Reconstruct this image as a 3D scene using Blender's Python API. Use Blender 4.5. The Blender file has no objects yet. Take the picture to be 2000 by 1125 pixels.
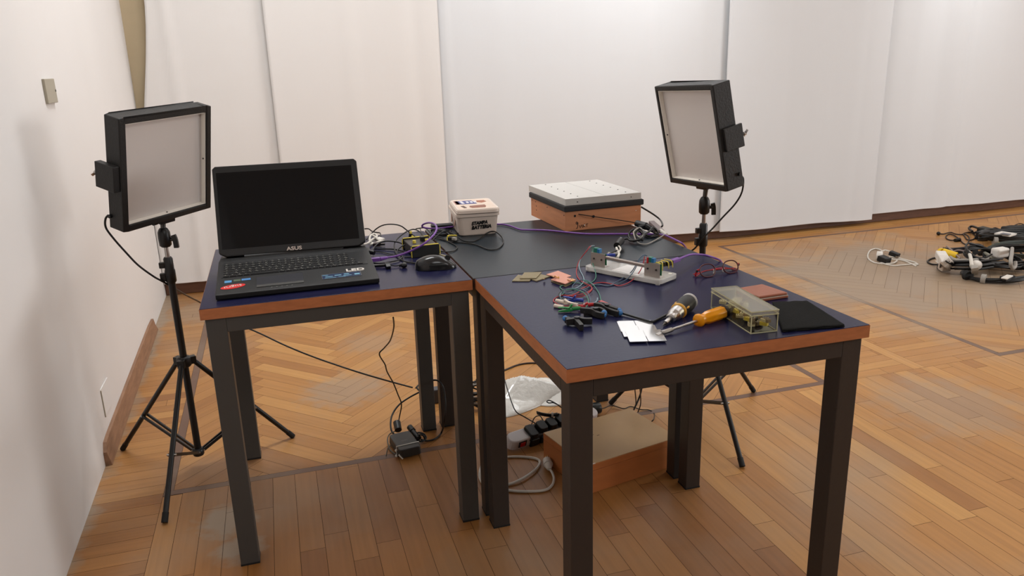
import bpy, bmesh, math, random
from mathutils import Vector, Matrix, Euler
random.seed(7)
SC = bpy.context.scene
COL = SC.collection
PI = math.pi

# ------------------------------------------------------------------ camera
cam = bpy.data.cameras.new('camera')
cam.sensor_width = 36.0
cam.lens = 27.219
cam.clip_start = 0.05
camo = bpy.data.objects.new('camera', cam)
COL.objects.link(camo)
camo.matrix_world = Matrix(((0.955401, 0.109340, -0.274324, -0.479109),
                            (-0.293823, 0.258789, -0.920161, -1.979635),
                            (-0.029618, 0.959726, 0.279373, 1.314603),
                            (0, 0, 0, 1)))
SC.camera = camo

# ------------------------------------------------------------------ world, lights, exposure
w = bpy.data.worlds.new('world')
SC.world = w
w.use_nodes = True
w.node_tree.nodes['Background'].inputs[0].default_value = (0.97, 0.98, 1.0, 1)
w.node_tree.nodes['Background'].inputs[1].default_value = 0.2

def area(name, loc, target, size, power, color=(1, 0.93, 0.84), spread=180):
    l = bpy.data.lights.new(name, 'AREA')
    l.shape = 'RECTANGLE'
    l.size, l.size_y = size
    l.energy = power
    l.color = color
    l.spread = math.radians(spread)
    o = bpy.data.objects.new(name, l)
    COL.objects.link(o)
    o.location = loc
    d = Vector(target) - Vector(loc)
    o.rotation_euler = d.to_track_quat('-Z', 'Y').to_euler()
    return o

DAY = (0.97, 0.985, 1.0)
area('overhead_or_added_fill', (1.7, 1.7, 3.35), (1.8, 1.7, 0), (2.6, 0.5), 23, DAY)
area('overhead_or_added_fill', (-0.2, 1.3, 3.35), (-0.3, 1.5, 0), (1.2, 0.4), 40, DAY)
area('overhead_or_added_fill', (4.4, 1.2, 3.35), (4.4, 1.4, 0), (2.6, 0.6), 20, DAY)
area('overhead_or_added_fill', (2.6, 0.5, 3.2), (-1.2, 0.3, 1.0), (1.4, 1.0), 5, DAY)  # added light, aimed across the room to brighten the left wall
area('overhead_or_added_fill', (1.0, -3.3, 3.1), (-0.9, 0.4, 0.5), (1.6, 1.0), 28, DAY)  # added fill from behind the camera for table fronts and left wall
area('added_side_fill', (7.7, -1.6, 1.7), (-1.2, 0.6, 0.6), (4.0, 1.6), 200, DAY)  # added broad fill, unseen at the right, to lift the left wall
area('ceiling_spot', (1.15, 2.3, 3.3), (1.2, 3.0, 2.1), (0.2, 0.2), 2.2, DAY, 60)
area('ceiling_spot', (2.05, 2.3, 3.3), (2.05, 3.0, 2.1), (0.2, 0.2), 3.8, DAY, 60)
area('ceiling_spot', (4.6, 2.3, 3.3), (4.6, 3.0, 1.9), (0.2, 0.2), 3, DAY, 60)

SC.view_settings.view_transform = 'Standard'
SC.view_settings.look = 'None'
SC.view_settings.gamma = 1
SC.view_settings.exposure = 0.0
SC.view_settings.use_curve_mapping = False

# ------------------------------------------------------------------ materials
def s2l(c):
    return tuple(((x / 12.92) if x <= 0.04045 else ((x + 0.055) / 1.055) ** 2.4) for x in c) + (1,)

MATS = {}
def mat(name, col, rough=0.5, metal=0.0, var=0.0, vscale=8.0, bump=0.0, bscale=60.0, trans=0.0,
        coat=0.0, spec=0.5, ior=1.45, stretch=None, linear=False):
    if name in MATS: return MATS[name]
    m = bpy.data.materials.new(name); m.use_nodes = True
    nt = m.node_tree; b = nt.nodes['Principled BSDF']
    c = s2l(col)
    b.inputs['Base Color'].default_value = c
    b.inputs['Roughness'].default_value = rough
    b.inputs['Metallic'].default_value = metal
    b.inputs['Transmission Weight'].default_value = trans
    b.inputs['Coat Weight'].default_value = coat
    b.inputs['Specular IOR Level'].default_value = spec
    b.inputs['IOR'].default_value = ior
    if var or bump:
        tc = nt.nodes.new('ShaderNodeTexCoord')
        mp = nt.nodes.new('ShaderNodeMapping')
        if stretch: mp.inputs['Scale'].default_value = stretch
        nt.links.new(tc.outputs['Object'], mp.inputs['Vector'])
    if var:
        n = nt.nodes.new('ShaderNodeTexNoise'); n.inputs['Scale'].default_value = vscale
        n.inputs['Detail'].default_value = 4
        nt.links.new(mp.outputs[0], n.inputs['Vector'])
        mr = nt.nodes.new('ShaderNodeMapRange')
        mr.inputs[1].default_value = 0.25; mr.inputs[2].default_value = 0.75
        mr.inputs[3].default_value = 1 - var; mr.inputs[4].default_value = 1 + var
        nt.links.new(n.outputs['Fac'], mr.inputs[0])
        h = nt.nodes.new('ShaderNodeHueSaturation'); h.inputs['Color'].default_value = c
        nt.links.new(mr.outputs[0], h.inputs['Value'])
        nt.links.new(h.outputs[0], b.inputs['Base Color'])
    if bump:
        n2 = nt.nodes.new('ShaderNodeTexNoise'); n2.inputs['Scale'].default_value = bscale
        n2.inputs['Detail'].default_value = 3
        nt.links.new(mp.outputs[0], n2.inputs['Vector'])
        bp = nt.nodes.new('ShaderNodeBump'); bp.inputs['Strength'].default_value = bump
        bp.inputs['Distance'].default_value = 0.002
        nt.links.new(n2.outputs['Fac'], bp.inputs['Height'])
        nt.links.new(bp.outputs[0], b.inputs['Normal'])
    MATS[name] = m
    return m

# ------------------------------------------------------------------ mesh helpers
def T(x=0, y=0, z=0): return Matrix.Translation((x, y, z))
def Rz(a): return Matrix.Rotation(a, 4, 'Z')
def Rx(a): return Matrix.Rotation(a, 4, 'X')
def Ry(a): return Matrix.Rotation(a, 4, 'Y')

def smooth_path(pts, n=6, closed=False):
    pts = [Vector(p) for p in pts]
    if len(pts) < 3 or n <= 1: return pts
    out = []
    N = len(pts)
    for i in range(N - 1):
        p0 = pts[max(i - 1, 0)]; p1 = pts[i]; p2 = pts[i + 1]; p3 = pts[min(i + 2, N - 1)]
        for k in range(n):
            t = k / n
            out.append(0.5 * ((2 * p1) + (p2 - p0) * t + (2 * p0 - 5 * p1 + 4 * p2 - p3) * t * t + (3 * p1 - p0 - 3 * p2 + p3) * t ** 3))
    out.append(pts[-1])
    return out

class MB:
    def __init__(s, M=None):
        s.v = []; s.f = []; s.sm = []; s.mi = []; s.M = M or Matrix.Identity(4); s.cur = 0
    def add(s, vs, fs, smooth=False, M=None):
        MM = s.M @ M if M is not None else s.M
        o = len(s.v)
        s.v += [MM @ Vector(p) for p in vs]
        for f in fs:
            s.f.append([o + i for i in f]); s.sm.append(smooth); s.mi.append(s.cur)
        return s
    def box(s, c, d, M=None, taper=1.0):
        x, y, z = d[0] / 2, d[1] / 2, d[2] / 2
        vs = []
        for sz in (-1, 1):
            k = taper if sz > 0 else 1
            for sx, sy in ((-1, -1), (1, -1), (1, 1), (-1, 1)):
                vs.append((c[0] + sx * x * k, c[1] + sy * y * k, c[2] + sz * z))
        return s.add(vs, [(3, 2, 1, 0), (4, 5, 6, 7), (0, 1, 5, 4), (1, 2, 6, 5), (2, 3, 7, 6), (3, 0, 4, 7)], False, M)
    def b2(s, x0, x1, y0, y1, z0, z1, M=None):
        return s.box(((x0 + x1) / 2, (y0 + y1) / 2, (z0 + z1) / 2), (x1 - x0, y1 - y0, z1 - z0), M)
    def hexa(s, vs, M=None):
        return s.add(vs, [(3, 2, 1, 0), (4, 5, 6, 7), (0, 1, 5, 4), (1, 2, 6, 5), (2, 3, 7, 6), (3, 0, 4, 7)], False, M)
    def prism(s, poly, z0, z1, M=None, k=1.0, smooth=False):
        n = len(poly)
        cx = sum(p[0] for p in poly) / n; cy = sum(p[1] for p in poly) / n
        vs = [(p[0], p[1], z0) for p in poly] + [(cx + (p[0] - cx) * k, cy + (p[1] - cy) * k, z1) for p in poly]
        s.add(vs, [tuple(range(n - 1, -1, -1)), tuple(range(n, 2 * n))], False, M)
        return s.add(vs, [(i, (i + 1) % n, n + (i + 1) % n, n + i) for i in range(n)], smooth, M)
    def lathe(s, prof, M=None, n=20, smooth=True):
        vs = []; fs = []
        for r, z in prof:
            for k in range(n):
                a = 2 * PI * k / n
                vs.append((r * math.cos(a), r * math.sin(a), z))
        m = len(prof)
        for j in range(m - 1):
            for k in range(n):
                k2 = (k + 1) % n
                fs.append((j * n + k, j * n + k2, (j + 1) * n + k2, (j + 1) * n + k))
        s.add(vs, fs, smooth, M)
        s.add(vs[:n], [tuple(range(n - 1, -1, -1))], False, M)
        s.add(vs[-n:], [tuple(range(n))], False, M)
        return s
    def cyl(s, p0, p1, r0, r1=None, n=14):
        p0 = Vector(p0); p1 = Vector(p1); d = p1 - p0
        r1 = r0 if r1 is None else r1
        q = d.to_track_quat('Z', 'Y').to_matrix().to_4x4()
        return s.lathe([(r0, 0), (r1, d.length)], Matrix.Translation(p0) @ q, n)
    def sweep(s, path, prof, smooth=True, up=(0, 0, 1), scl=None):
        path = [Vector(p) for p in path]
        P = [path[0]]
        for p in path[1:]:
            if (p - P[-1]).length > 1e-5: P.append(p)
        n = len(prof); vs = []; fs = []
        up = Vector(up); prev = None
        for i, p in enumerate(P):
            t = (P[min(i + 1, len(P) - 1)] - P[max(i - 1, 0)])
            if t.length < 1e-7: t = Vector((1, 0, 0))
            t.normalize()
            if prev is None:
                x = up.cross(t)
                if x.length < 1e-3: x = Vector((1, 0, 0)).cross(t)
            else:
                x = prev - t * prev.dot(t)
            x.normalize(); prev = x
            y = t.cross(x)
            k = scl(i / max(1, len(P) - 1)) if scl else 1
            for a, b in prof: vs.append(p + x * a * k + y * b * k)
        for i in range(len(P) - 1):
            for k in range(n):
                k2 = (k + 1) % n
                fs.append((i * n + k, i * n + k2, (i + 1) * n + k2, (i + 1) * n + k))
        s.add(vs, fs, smooth)
        s.add(vs[:n], [tuple(range(n - 1, -1, -1))], False)
        s.add(vs[-n:], [tuple(range(n))], False)
        return s
    def tube(s, pts, r, n=8, sub=6, scl=None):
        prof = [(r * math.cos(2 * PI * k / n), r * math.sin(2 * PI * k / n)) for k in range(n)]
        return s.sweep(smooth_path(pts, sub), prof, True, scl=scl)
    def bar(s, pts, wd, ht, sub=4, up=(0, 0, 1), scl=None):
        return s.sweep(smooth_path(pts, sub), [(-wd / 2, -ht / 2), (wd / 2, -ht / 2), (wd / 2, ht / 2), (-wd / 2, ht / 2)], False, up, scl)
    def ball(s, c, r, sc=(1, 1, 1), M=None, n=14, m=8):
        prof = []
        for j in range(m + 1):
            a = -PI / 2 + PI * j / m
            prof.append((max(r * math.cos(a), r * 0.02), r * math.sin(a)))
        MM = Matrix.Translation(c) @ Matrix.Diagonal((sc[0], sc[1], sc[2], 1))
        if M is not None: MM = M @ MM
        return s.lathe(prof, MM, n)
    def build(s, name, mats, parent=None, bev=0.0, seg=2, auto=False):
        me = bpy.data.meshes.new(name)
        me.from_pydata([tuple(p) for p in s.v], [], s.f)
        if not isinstance(mats, (list, tuple)): mats = [mats]
        for m in mats: me.materials.append(m)
        for p, sm, mi in zip(me.polygons, s.sm, s.mi):
            p.use_smooth = sm; p.material_index = mi
        me.update()
        o = bpy.data.objects.new(name, me); COL.objects.link(o)
        if parent is not None:
            o.parent = parent
            root_inv(o, parent)
        if bev:
            bm = bmesh.new(); bm.from_mesh(me)
            bmesh.ops.remove_doubles(bm, verts=bm.verts, dist=1e-6)
            bm.to_mesh(me); bm.free()
            mod = o.modifiers.new('bevel', 'BEVEL'); mod.width = bev; mod.segments = seg
            mod.limit_method = 'ANGLE'; mod.angle_limit = math.radians(40)
        return o

def world_of(o):
    M = o.matrix_basis.copy()
    p = o.parent
    while p is not None:
        M = p.matrix_basis @ M
        p = p.parent
    return M

def root_inv(o, parent):
    # meshes are written in world coordinates: undo the parent's transform in the mesh itself
    W = world_of(parent).inverted()
    if W != Matrix.Identity(4):
        o.data.transform(W)

def tag(o, label=None, cat=None, group=None, kind=None):
    if label: o['label'] = label
    if cat: o['category'] = cat
    if group: o['group'] = group
    if kind: o['kind'] = kind
    return o

def thing(name, label, cat, loc, rz=0.0, group=None):
    o = bpy.data.objects.new(name, None); COL.objects.link(o)
    o.empty_display_size = 0.05
    o.location = loc; o.rotation_euler = (0, 0, rz)
    return tag(o, label, cat, group)

def struct(o): o['kind'] = 'structure'; return o

def tree(o, parent=None):
    c = o.copy(); COL.objects.link(c)
    if parent is not None: c.parent = parent
    for ch in list(o.children): tree(ch, c)
    return c

def text_mesh(name, s, size, M, material, parent, extrude=0.0003, offset=0.0, shear=0.0, xs=1.0):
    cu = bpy.data.curves.new(name, 'FONT'); cu.body = s; cu.size = size
    cu.extrude = extrude; cu.offset = offset; cu.shear = shear
    cu.align_x = 'CENTER'; cu.align_y = 'CENTER'; cu.resolution_u = 4
    to = bpy.data.objects.new(name, cu); COL.objects.link(to)
    bpy.context.view_layer.update()
    dg = bpy.context.evaluated_depsgraph_get()
    me = bpy.data.meshes.new_from_object(to.evaluated_get(dg))
    bpy.data.objects.remove(to); bpy.data.curves.remove(cu)
    me.transform(M @ Matrix.Diagonal((xs, 1, 1, 1)))
    me.materials.clear(); me.materials.append(material)
    o = bpy.data.objects.new(name, me); COL.objects.link(o)
    o.parent = parent; root_inv(o, parent)
    return o

def rrect(w, h, r, n=4):
    out = []
    for cx, cy, a0 in ((w / 2 - r, h / 2 - r, 0), (-w / 2 + r, h / 2 - r, 90), (-w / 2 + r, -h / 2 + r, 180), (w / 2 - r, -h / 2 + r, 270)):
        for k in range(n + 1):
            a = math.radians(a0 + 90 * k / n)
            out.append((cx + r * math.cos(a), cy + r * math.sin(a)))
    return out

# ------------------------------------------------------------------ room shell
M_wall = mat('wall_paint', (0.90, 0.89, 0.88), 0.75, var=0.02, vscale=2.0, bump=0.25, bscale=25)
M_beige = mat('beige_wall_paint', (0.74, 0.67, 0.55), 0.8, var=0.03)
M_ceil = mat('ceiling_paint', (0.92, 0.91, 0.89), 0.85)
M_base = mat('dark_baseboard_wood', (0.40, 0.27, 0.20), 0.5, var=0.2, vscale=12, stretch=(1, 6, 6))
M_lbase = mat('worn_baseboard_wood', (0.58, 0.44, 0.34), 0.6, var=0.25, vscale=10, bump=0.4, bscale=40, stretch=(6, 1, 6))

def wx(y): return -1.1475 - 0.021 * y      # the left wall runs very slightly off square

X1, Y0, Y1, H = 8.0, -5.2, 3.04, 3.4
mb = MB(); mb.hexa([(wx(Y0) - .15, Y0, -.02), (wx(Y0), Y0, -.02), (wx(Y1 + .12), Y1 + .12, -.02), (wx(Y1 + .12) - .15, Y1 + .12, -.02),
                    (wx(Y0) - .15, Y0, H), (wx(Y0), Y0, H), (wx(Y1 + .12), Y1 + .12, H), (wx(Y1 + .12) - .15, Y1 + .12, H)])
struct(mb.build('wall_left', M_wall))
struct(MB().b2(wx(Y1), X1, Y1, Y1 + .12, -.02, H).build('wall_back', M_beige))
struct(MB().b2(X1, X1 + .12, Y0, Y1 + .12, -.02, H).build('wall_right', M_wall))
struct(MB().b2(-1.2, X1 + .12, Y0 - .12, Y0, -.02, H).build('wall_front', mat('dim_front_wall', (.42, .38, .35), .8)))
struct(MB().b2(-1.4, X1 + .12, Y0 - .12, Y1 + .12, H, H + .1).build('ceiling', M_ceil))
struct(MB().b2(wx(Y1) + .002, X1, Y1 - .018, Y1 - .0005, 0.001, 0.10).build('baseboard_back', M_base, bev=.003))
# the baseboard on the left wall is broken off at both ends
mb = MB()
def lb(y, top): return [(wx(y), y, 0.001), (wx(y) + .022, y, 0.001), (wx(y) + .012, y, top), (wx(y), y, top)]
secs = [(0.775, .05), (0.80, .078), (0.86, .082), (1.4, .083), (2.15, .082), (2.29, .075), (2.33, .03)]
vs = []; fs = []
for y, t_ in secs: vs += lb(y, t_)
for i in range(len(secs) - 1):
    a = i * 4
    for k in range(4): fs.append((a + k, a + (k + 1) % 4, a + 4 + (k + 1) % 4, a + 4 + k))
fs += [(3, 2, 1, 0), (len(vs) - 4, len(vs) - 3, len(vs) - 2, len(vs) - 1)]
mb.add(vs, fs); struct(mb.build('baseboard_left', M_lbase))

# ------------------------------------------------------------------ parquet floor
def floor_mat():
    m = bpy.data.materials.new('oak_parquet'); m.use_nodes = True
    nt = m.node_tree; N = nt.nodes; L = nt.links; b = N['Principled BSDF']
    b.inputs['Specular IOR Level'].default_value = .38
    att = N.new('ShaderNodeAttribute'); att.attribute_name = 'tone'
    uv = N.new('ShaderNodeUVMap'); uv.uv_map = 'UVMap'
    sep = N.new('ShaderNodeSeparateColor'); L.new(att.outputs['Color'], sep.inputs[0])
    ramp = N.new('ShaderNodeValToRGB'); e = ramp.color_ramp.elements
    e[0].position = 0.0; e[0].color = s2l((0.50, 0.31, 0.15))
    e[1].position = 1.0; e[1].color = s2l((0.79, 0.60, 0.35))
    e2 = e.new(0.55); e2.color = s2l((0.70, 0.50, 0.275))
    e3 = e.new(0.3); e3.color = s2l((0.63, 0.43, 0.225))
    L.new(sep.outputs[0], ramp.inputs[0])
    # grain along each plank
    mp = N.new('ShaderNodeMapping'); mp.inputs['Scale'].default_value = (3, 60, 1)
    L.new(uv.outputs[0], mp.inputs['Vector'])
    g = N.new('ShaderNodeTexNoise'); g.inputs['Scale'].default_value = 1.0; g.inputs['Detail'].default_value = 5
    L.new(mp.outputs[0], g.inputs['Vector'])
    gr = N.new('ShaderNodeMapRange'); gr.inputs[1].default_value = .3; gr.inputs[2].default_value = .7
    gr.inputs[3].default_value = .90; gr.inputs[4].default_value = 1.08
    L.new(g.outputs['Fac'], gr.inputs[0])
    mul = N.new('ShaderNodeMix'); mul.data_type = 'RGBA'; mul.blend_type = 'MULTIPLY'; mul.inputs[0].default_value = 1
    L.new(ramp.outputs[0], mul.inputs[6]); L.new(gr.outputs[0], mul.inputs[7])
    # dark inlay strips
    dk = N.new('ShaderNodeMix'); dk.data_type = 'RGBA'; dk.inputs[7].default_value = s2l((0.42, 0.31, 0.25))
    L.new(sep.outputs[1], dk.inputs[0]); L.new(mul.outputs[2], dk.inputs[6])
    # worn grey patches
    tc = N.new('ShaderNodeTexCoord')
    n1 = N.new('ShaderNodeTexNoise'); n1.inputs['Scale'].default_value = 1.3; n1.inputs['Detail'].default_value = 5
    L.new(tc.outputs['Object'], n1.inputs['Vector'])
    r1 = N.new('ShaderNodeMapRange'); r1.inputs[1].default_value = .52; r1.inputs[2].default_value = .72
    r1.inputs[3].default_value = 0; r1.inputs[4].default_value = .55
    L.new(n1.outputs['Fac'], r1.inputs[0])
    spots = [((3.1, 1.7, 0), 1.25, .85), ((-.30, 1.15, 0), .22, .6), ((-.74, .27, 0), .12, .9), ((-.70, .10, 0), .09, .9), ((-1.18, .0, 0), .10, .9), ((-1.18, .45, 0), .08, .8), ((1.9, .15, 0), .35, .5), ((-.97, 2.6, 0), .3, .6), ((-0.12, 1.7, 0), .2, .4)]
    acc = r1.outputs[0]
    for c, rad, amt in spots:
        d = N.new('ShaderNodeVectorMath'); d.operation = 'DISTANCE'; d.inputs[1].default_value = c
        wv = N.new('ShaderNodeVectorMath'); wv.operation = 'MULTIPLY_ADD'
        nn = N.new('ShaderNodeTexNoise'); nn.inputs['Scale'].default_value = 4.5 / max(rad, .2); nn.inputs['Detail'].default_value = 3
        L.new(tc.outputs['Object'], nn.inputs['Vector'])
        sc_ = rad * 1.1
        L.new(nn.outputs['Color'], wv.inputs[0]); wv.inputs[1].default_value = (sc_, sc_, 0); L.new(tc.outputs['Object'], wv.inputs[2])
        sb = N.new('ShaderNodeVectorMath'); sb.operation = 'SUBTRACT'; sb.inputs[1].default_value = (sc_ / 2, sc_ / 2, 0)
        L.new(wv.outputs[0], sb.inputs[0]); L.new(sb.outputs[0], d.inputs[0])
        r = N.new('ShaderNodeMapRange'); r.inputs[1].default_value = rad; r.inputs[2].default_value = rad * .45
        r.inputs[3].default_value = 0; r.inputs[4].default_value = amt
        L.new(d.outputs['Value'], r.inputs[0])
        mx = N.new('ShaderNodeMath'); mx.operation = 'MAXIMUM'
        L.new(acc, mx.inputs[0]); L.new(r.outputs[0], mx.inputs[1]); acc = mx.outputs[0]
    sx = N.new('ShaderNodeSeparateXYZ'); L.new(tc.outputs['Object'], sx.inputs[0])
    nz = N.new('ShaderNodeTexNoise'); nz.inputs['Scale'].default_value = 7; nz.inputs['Detail'].default_value = 4
    L.new(tc.outputs['Object'], nz.inputs['Vector'])
    ad = N.new('ShaderNodeMath'); ad.operation = 'MULTIPLY_ADD'; ad.inputs[1].default_value = .16
    L.new(nz.outputs['Fac'], ad.inputs[0]); L.new(sx.outputs[0], ad.inputs[2])
    wr_ = N.new('ShaderNodeMapRange'); wr_.inputs[1].default_value = -1.045; wr_.inputs[2].default_value = -1.085
    wr_.inputs[3].default_value = 0; wr_.inputs[4].default_value = .85
    L.new(ad.outputs[0], wr_.inputs[0])
    mw = N.new('ShaderNodeMath'); mw.operation = 'MAXIMUM'
    L.new(acc, mw.inputs[0]); L.new(wr_.outputs[0], mw.inputs[1]); acc = mw.outputs[0]
    gm = N.new('ShaderNodeMix'); gm.data_type = 'RGBA'; gm.inputs[7].default_value = s2l((0.61, 0.545, 0.47))
    L.new(acc, gm.inputs[0]); L.new(dk.outputs[2], gm.inputs[6])
    L.new(gm.outputs[2], b.inputs['Base Color'])
    n3 = N.new('ShaderNodeTexNoise'); n3.inputs['Scale'].default_value = 3; n3.inputs['Detail'].default_value = 4
    L.new(tc.outputs['Object'], n3.inputs['Vector'])
    r3 = N.new('ShaderNodeMapRange'); r3.inputs[3].default_value = .34; r3.inputs[4].default_value = .52
    L.new(n3.outputs['Fac'], r3.inputs[0]); L.new(r3.outputs[0], b.inputs['Roughness'])
    bp = N.new('ShaderNodeBump'); bp.inputs['Strength'].default_value = .12; bp.inputs['Distance'].default_value = .001
    L.new(g.outputs['Fac'], bp.inputs['Height']); L.new(bp.outputs[0], b.inputs['Normal'])
    return m

def clip(poly, x0, x1, y0, y1):
    def cut(P, ax, lim, keep_less):
        out = []
        for i in range(len(P)):
            a, b_ = P[i], P[(i + 1) % len(P)]
            ia = (a[ax] <= lim) if keep_less else (a[ax] >= lim)
            ib = (b_[ax] <= lim) if keep_less else (b_[ax] >= lim)
            if ia: out.append(a)
            if ia != ib:
                t = (lim - a[ax]) / (b_[ax] - a[ax])
                out.append((a[0] + (b_[0] - a[0]) * t, a[1] + (b_[1] - a[1]) * t))
        return out
    for ax, lim, kl in ((0, x0, False), (0, x1, True), (1, y0, False), (1, y1, True)):
        poly = cut(poly, ax, lim, kl)
        if len(poly) < 3: return []
    return poly

fv = []; ff = []; fuv = []; ftone = []
def plank(poly, org, u, dark=0.0, tone=None):
    """poly in floor xy; org + unit direction u give the grain direction"""
    if len(poly) < 3: return
    o = len(fv)
    fv.extend((p[0], p[1], 0.0) for p in poly)
    ff.append(list(range(o, o + len(poly))))
    ru, rv = random.random() * 50, random.random() * 50
    fuv.append([((p[0] - org[0]) * u[0] + (p[1] - org[1]) * u[1] + ru, -(p[0] - org[0]) * u[1] + (p[1] - org[1]) * u[0] + rv) for p in poly])
    mean = .24 if (org[1] < .48 and org[0] < .72) else (.40 if org[0] < -.9 else .56)  # front-left planks darker: shade around the tables put into their colour
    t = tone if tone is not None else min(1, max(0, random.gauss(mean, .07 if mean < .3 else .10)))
    ftone.append((t, dark, random.random(), 1))

G = 0.0006
def rect(x0, x1, y0, y1, along='x', dark=0.0, tone=None):
    plank([(x0 + G, y0 + G), (x1 - G, y0 + G), (x1 - G, y1 - G), (x0 + G, y1 - G)], (x0, y0), (1, 0) if along == 'x' else (0, 1), dark, tone)

def field(x0, x1, y0, y1, along, wd, ln):
    """straight planks with random butt joints"""
    if along == 'y':
        x = x0
        while x < x1 - 1e-4:
            xe = min(x + wd, x1)
            y = y0 - random.random() * ln
            while y < y1:
                ye = y + ln * random.uniform(.8, 1.25)
                a, b_ = max(y, y0), min(ye, y1)
                if b_ - a > .004: rect(x, xe, a, b_, 'y')
                y = ye
            x = xe
    else:
        y = y0
        while y < y1 - 1e-4:
            ye = min(y + wd, y1)
            x = x0 - random.random() * ln
            while x < x1:
                xe = x + ln * random.uniform(.8, 1.25)
                a, b_ = max(x, x0), min(xe, x1)
                if b_ - a > .004: rect(a, b_, y, ye, 'x')
                x = xe
            y = ye

def herring(x0, x1, y0, y1, ridge, Lp=0.48, wd=0.0686):
    c = math.sqrt(.5)
    def w2(a, b_): return (ridge + (a - b_) * c, (a + b_) * c)
    for m_ in range(-12, 13):
        for i in range(-140, 140):
            a0 = i * wd + m_ * Lp; b0 = i * wd - m_ * Lp
            cx, cy = w2(a0, b0)
            if cx < x0 - 1 or cx > x1 + 1 or cy < y0 - 1 or cy > y1 + 1: continue
            P = [w2(a0 + G, b0 + G), w2(a0 + Lp - G, b0 + G), w2(a0 + Lp - G, b0 + wd - G), w2(a0 + G, b0 + wd - G)]
            plank(clip(P, x0 + G, x1 - G, y0 + G, y1 - G), w2(a0, b0), (c, c))
            P = [w2(a0 - wd + G, b0 + G), w2(a0 - G, b0 + G), w2(a0 - G, b0 + Lp - G), w2(a0 - wd + G, b0 + Lp - G)]
            plank(clip(P, x0 + G, x1 - G, y0 + G, y1 - G), w2(a0, b0), (-c, c))

S_ = 0.03
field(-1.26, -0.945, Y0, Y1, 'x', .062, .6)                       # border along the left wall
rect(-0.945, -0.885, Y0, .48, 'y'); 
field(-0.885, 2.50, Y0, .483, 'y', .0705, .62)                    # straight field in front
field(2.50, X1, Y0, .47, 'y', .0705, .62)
def framed(x0, x1, y0, y1, ridge):
    rect(x0, x1, y0, y0 + S_, 'x', 1); rect(x0, x1, y1 - S_, y1, 'x', 1)
    rect(x0, x0 + S_, y0 + S_, y1 - S_, 'y', 1); rect(x1 - S_, x1, y0 + S_, y1 - S_, 'y', 1)
    herring(x0 + S_, x1 - S_, y0 + S_, y1 - S_, ridge)
framed(-0.945, 1.615, .483, 2.80, -0.295)
field(1.615, 2.045, .483, 2.80, 'x', .062, .45)
rect(2.045, 2.105, .483, 2.80, 'y', 0, .75)
field(2.105, 2.50, .483, 2.80, 'x', .062, .45)
framed(2.50, X1, .47, 2.80, 2.85)
rect(-0.945, X1, 2.80, 2.86, 'x', 0, .4)
field(-0.945, X1, 2.86, Y1, 'x', .06, .7)
me = bpy.data.meshes.new('floor')
nb = len(fv)
fv += [(-1.3, Y0, -.0012), (X1, Y0, -.0012), (X1, Y1, -.0012), (-1.3, Y1, -.0012), (-1.3, Y0, -.03), (X1, Y0, -.03), (X1, Y1, -.03), (-1.3, Y1, -.03)]
base_f = [(0, 1, 2, 3), (7, 6, 5, 4), (0, 4, 5, 1), (1, 5, 6, 2), (2, 6, 7, 3), (3, 7, 4, 0)]
for f in base_f:
    ff.append([nb + i for i in f]); fuv.append([(0, 0)] * 4); ftone.append((0, 1, 0, 1))
me.from_pydata(fv, [], ff)
me.materials.append(floor_mat()); me.materials.append(mat('parquet_gap', (0.27, 0.18, 0.12), .9))
for p in me.polygons[-6:]: p.material_index = 1
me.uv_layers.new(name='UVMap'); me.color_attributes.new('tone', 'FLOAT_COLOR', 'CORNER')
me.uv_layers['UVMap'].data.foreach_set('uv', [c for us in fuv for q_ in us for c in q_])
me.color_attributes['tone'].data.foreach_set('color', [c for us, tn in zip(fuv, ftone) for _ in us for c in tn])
fo = bpy.data.objects.new('floor', me); COL.objects.link(fo); struct(fo)

# ------------------------------------------------------------------ cloth hangings in front of the back wall
def cloth_mat(name, c):
    m = mat(name, c, 0.92, spec=.2)
    nt = m.node_tree; N = nt.nodes; L = nt.links; b = N['Principled BSDF']
    tc = N.new('ShaderNodeTexCoord')
    n = N.new('ShaderNodeTexNoise'); n.inputs['Scale'].default_value = 2.2; n.inputs['Detail'].default_value = 4
    mp = N.new('ShaderNodeMapping'); mp.inputs['Scale'].default_value = (1.5, 1, .35)
    L.new(tc.outputs['Object'], mp.inputs[0]); L.new(mp.outputs[0], n.inputs['Vector'])
    wv = N.new('ShaderNodeTexNoise'); wv.inputs['Scale'].default_value = 260; wv.inputs['Detail'].default_value = 1
    L.new(tc.outputs['Object'], wv.inputs['Vector'])
    mp2 = N.new('ShaderNodeMapping'); mp2.inputs['Scale'].default_value = (1.0, 1, 9)
    L.new(tc.outputs['Object'], mp2.inputs[0])
    cr = N.new('ShaderNodeTexNoise'); cr.inputs['Scale'].default_value = 1.6; cr.inputs['Detail'].default_value = 2
    L.new(mp2.outputs[0], cr.inputs['Vector'])
    b1 = N.new('ShaderNodeBump'); b1.inputs['Strength'].default_value = .2; b1.inputs['Distance'].default_value = .02
    L.new(n.outputs['Fac'], b1.inputs['Height'])
    b3 = N.new('ShaderNodeBump'); b3.inputs['Strength'].default_value = .12; b3.inputs['Distance'].default_value = .008
    L.new(cr.outputs['Fac'], b3.inputs['Height']); L.new(b1.outputs[0], b3.inputs['Normal'])
    b2 = N.new('ShaderNodeBump'); b2.inputs['Strength'].default_value = .25; b2.inputs['Distance'].default_value = .0006
    L.new(wv.outputs['Fac'], b2.inputs['Height']); L.new(b3.outputs[0], b2.inputs['Normal'])
    L.new(b2.outputs[0], b.inputs['Normal'])
    return m

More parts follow.
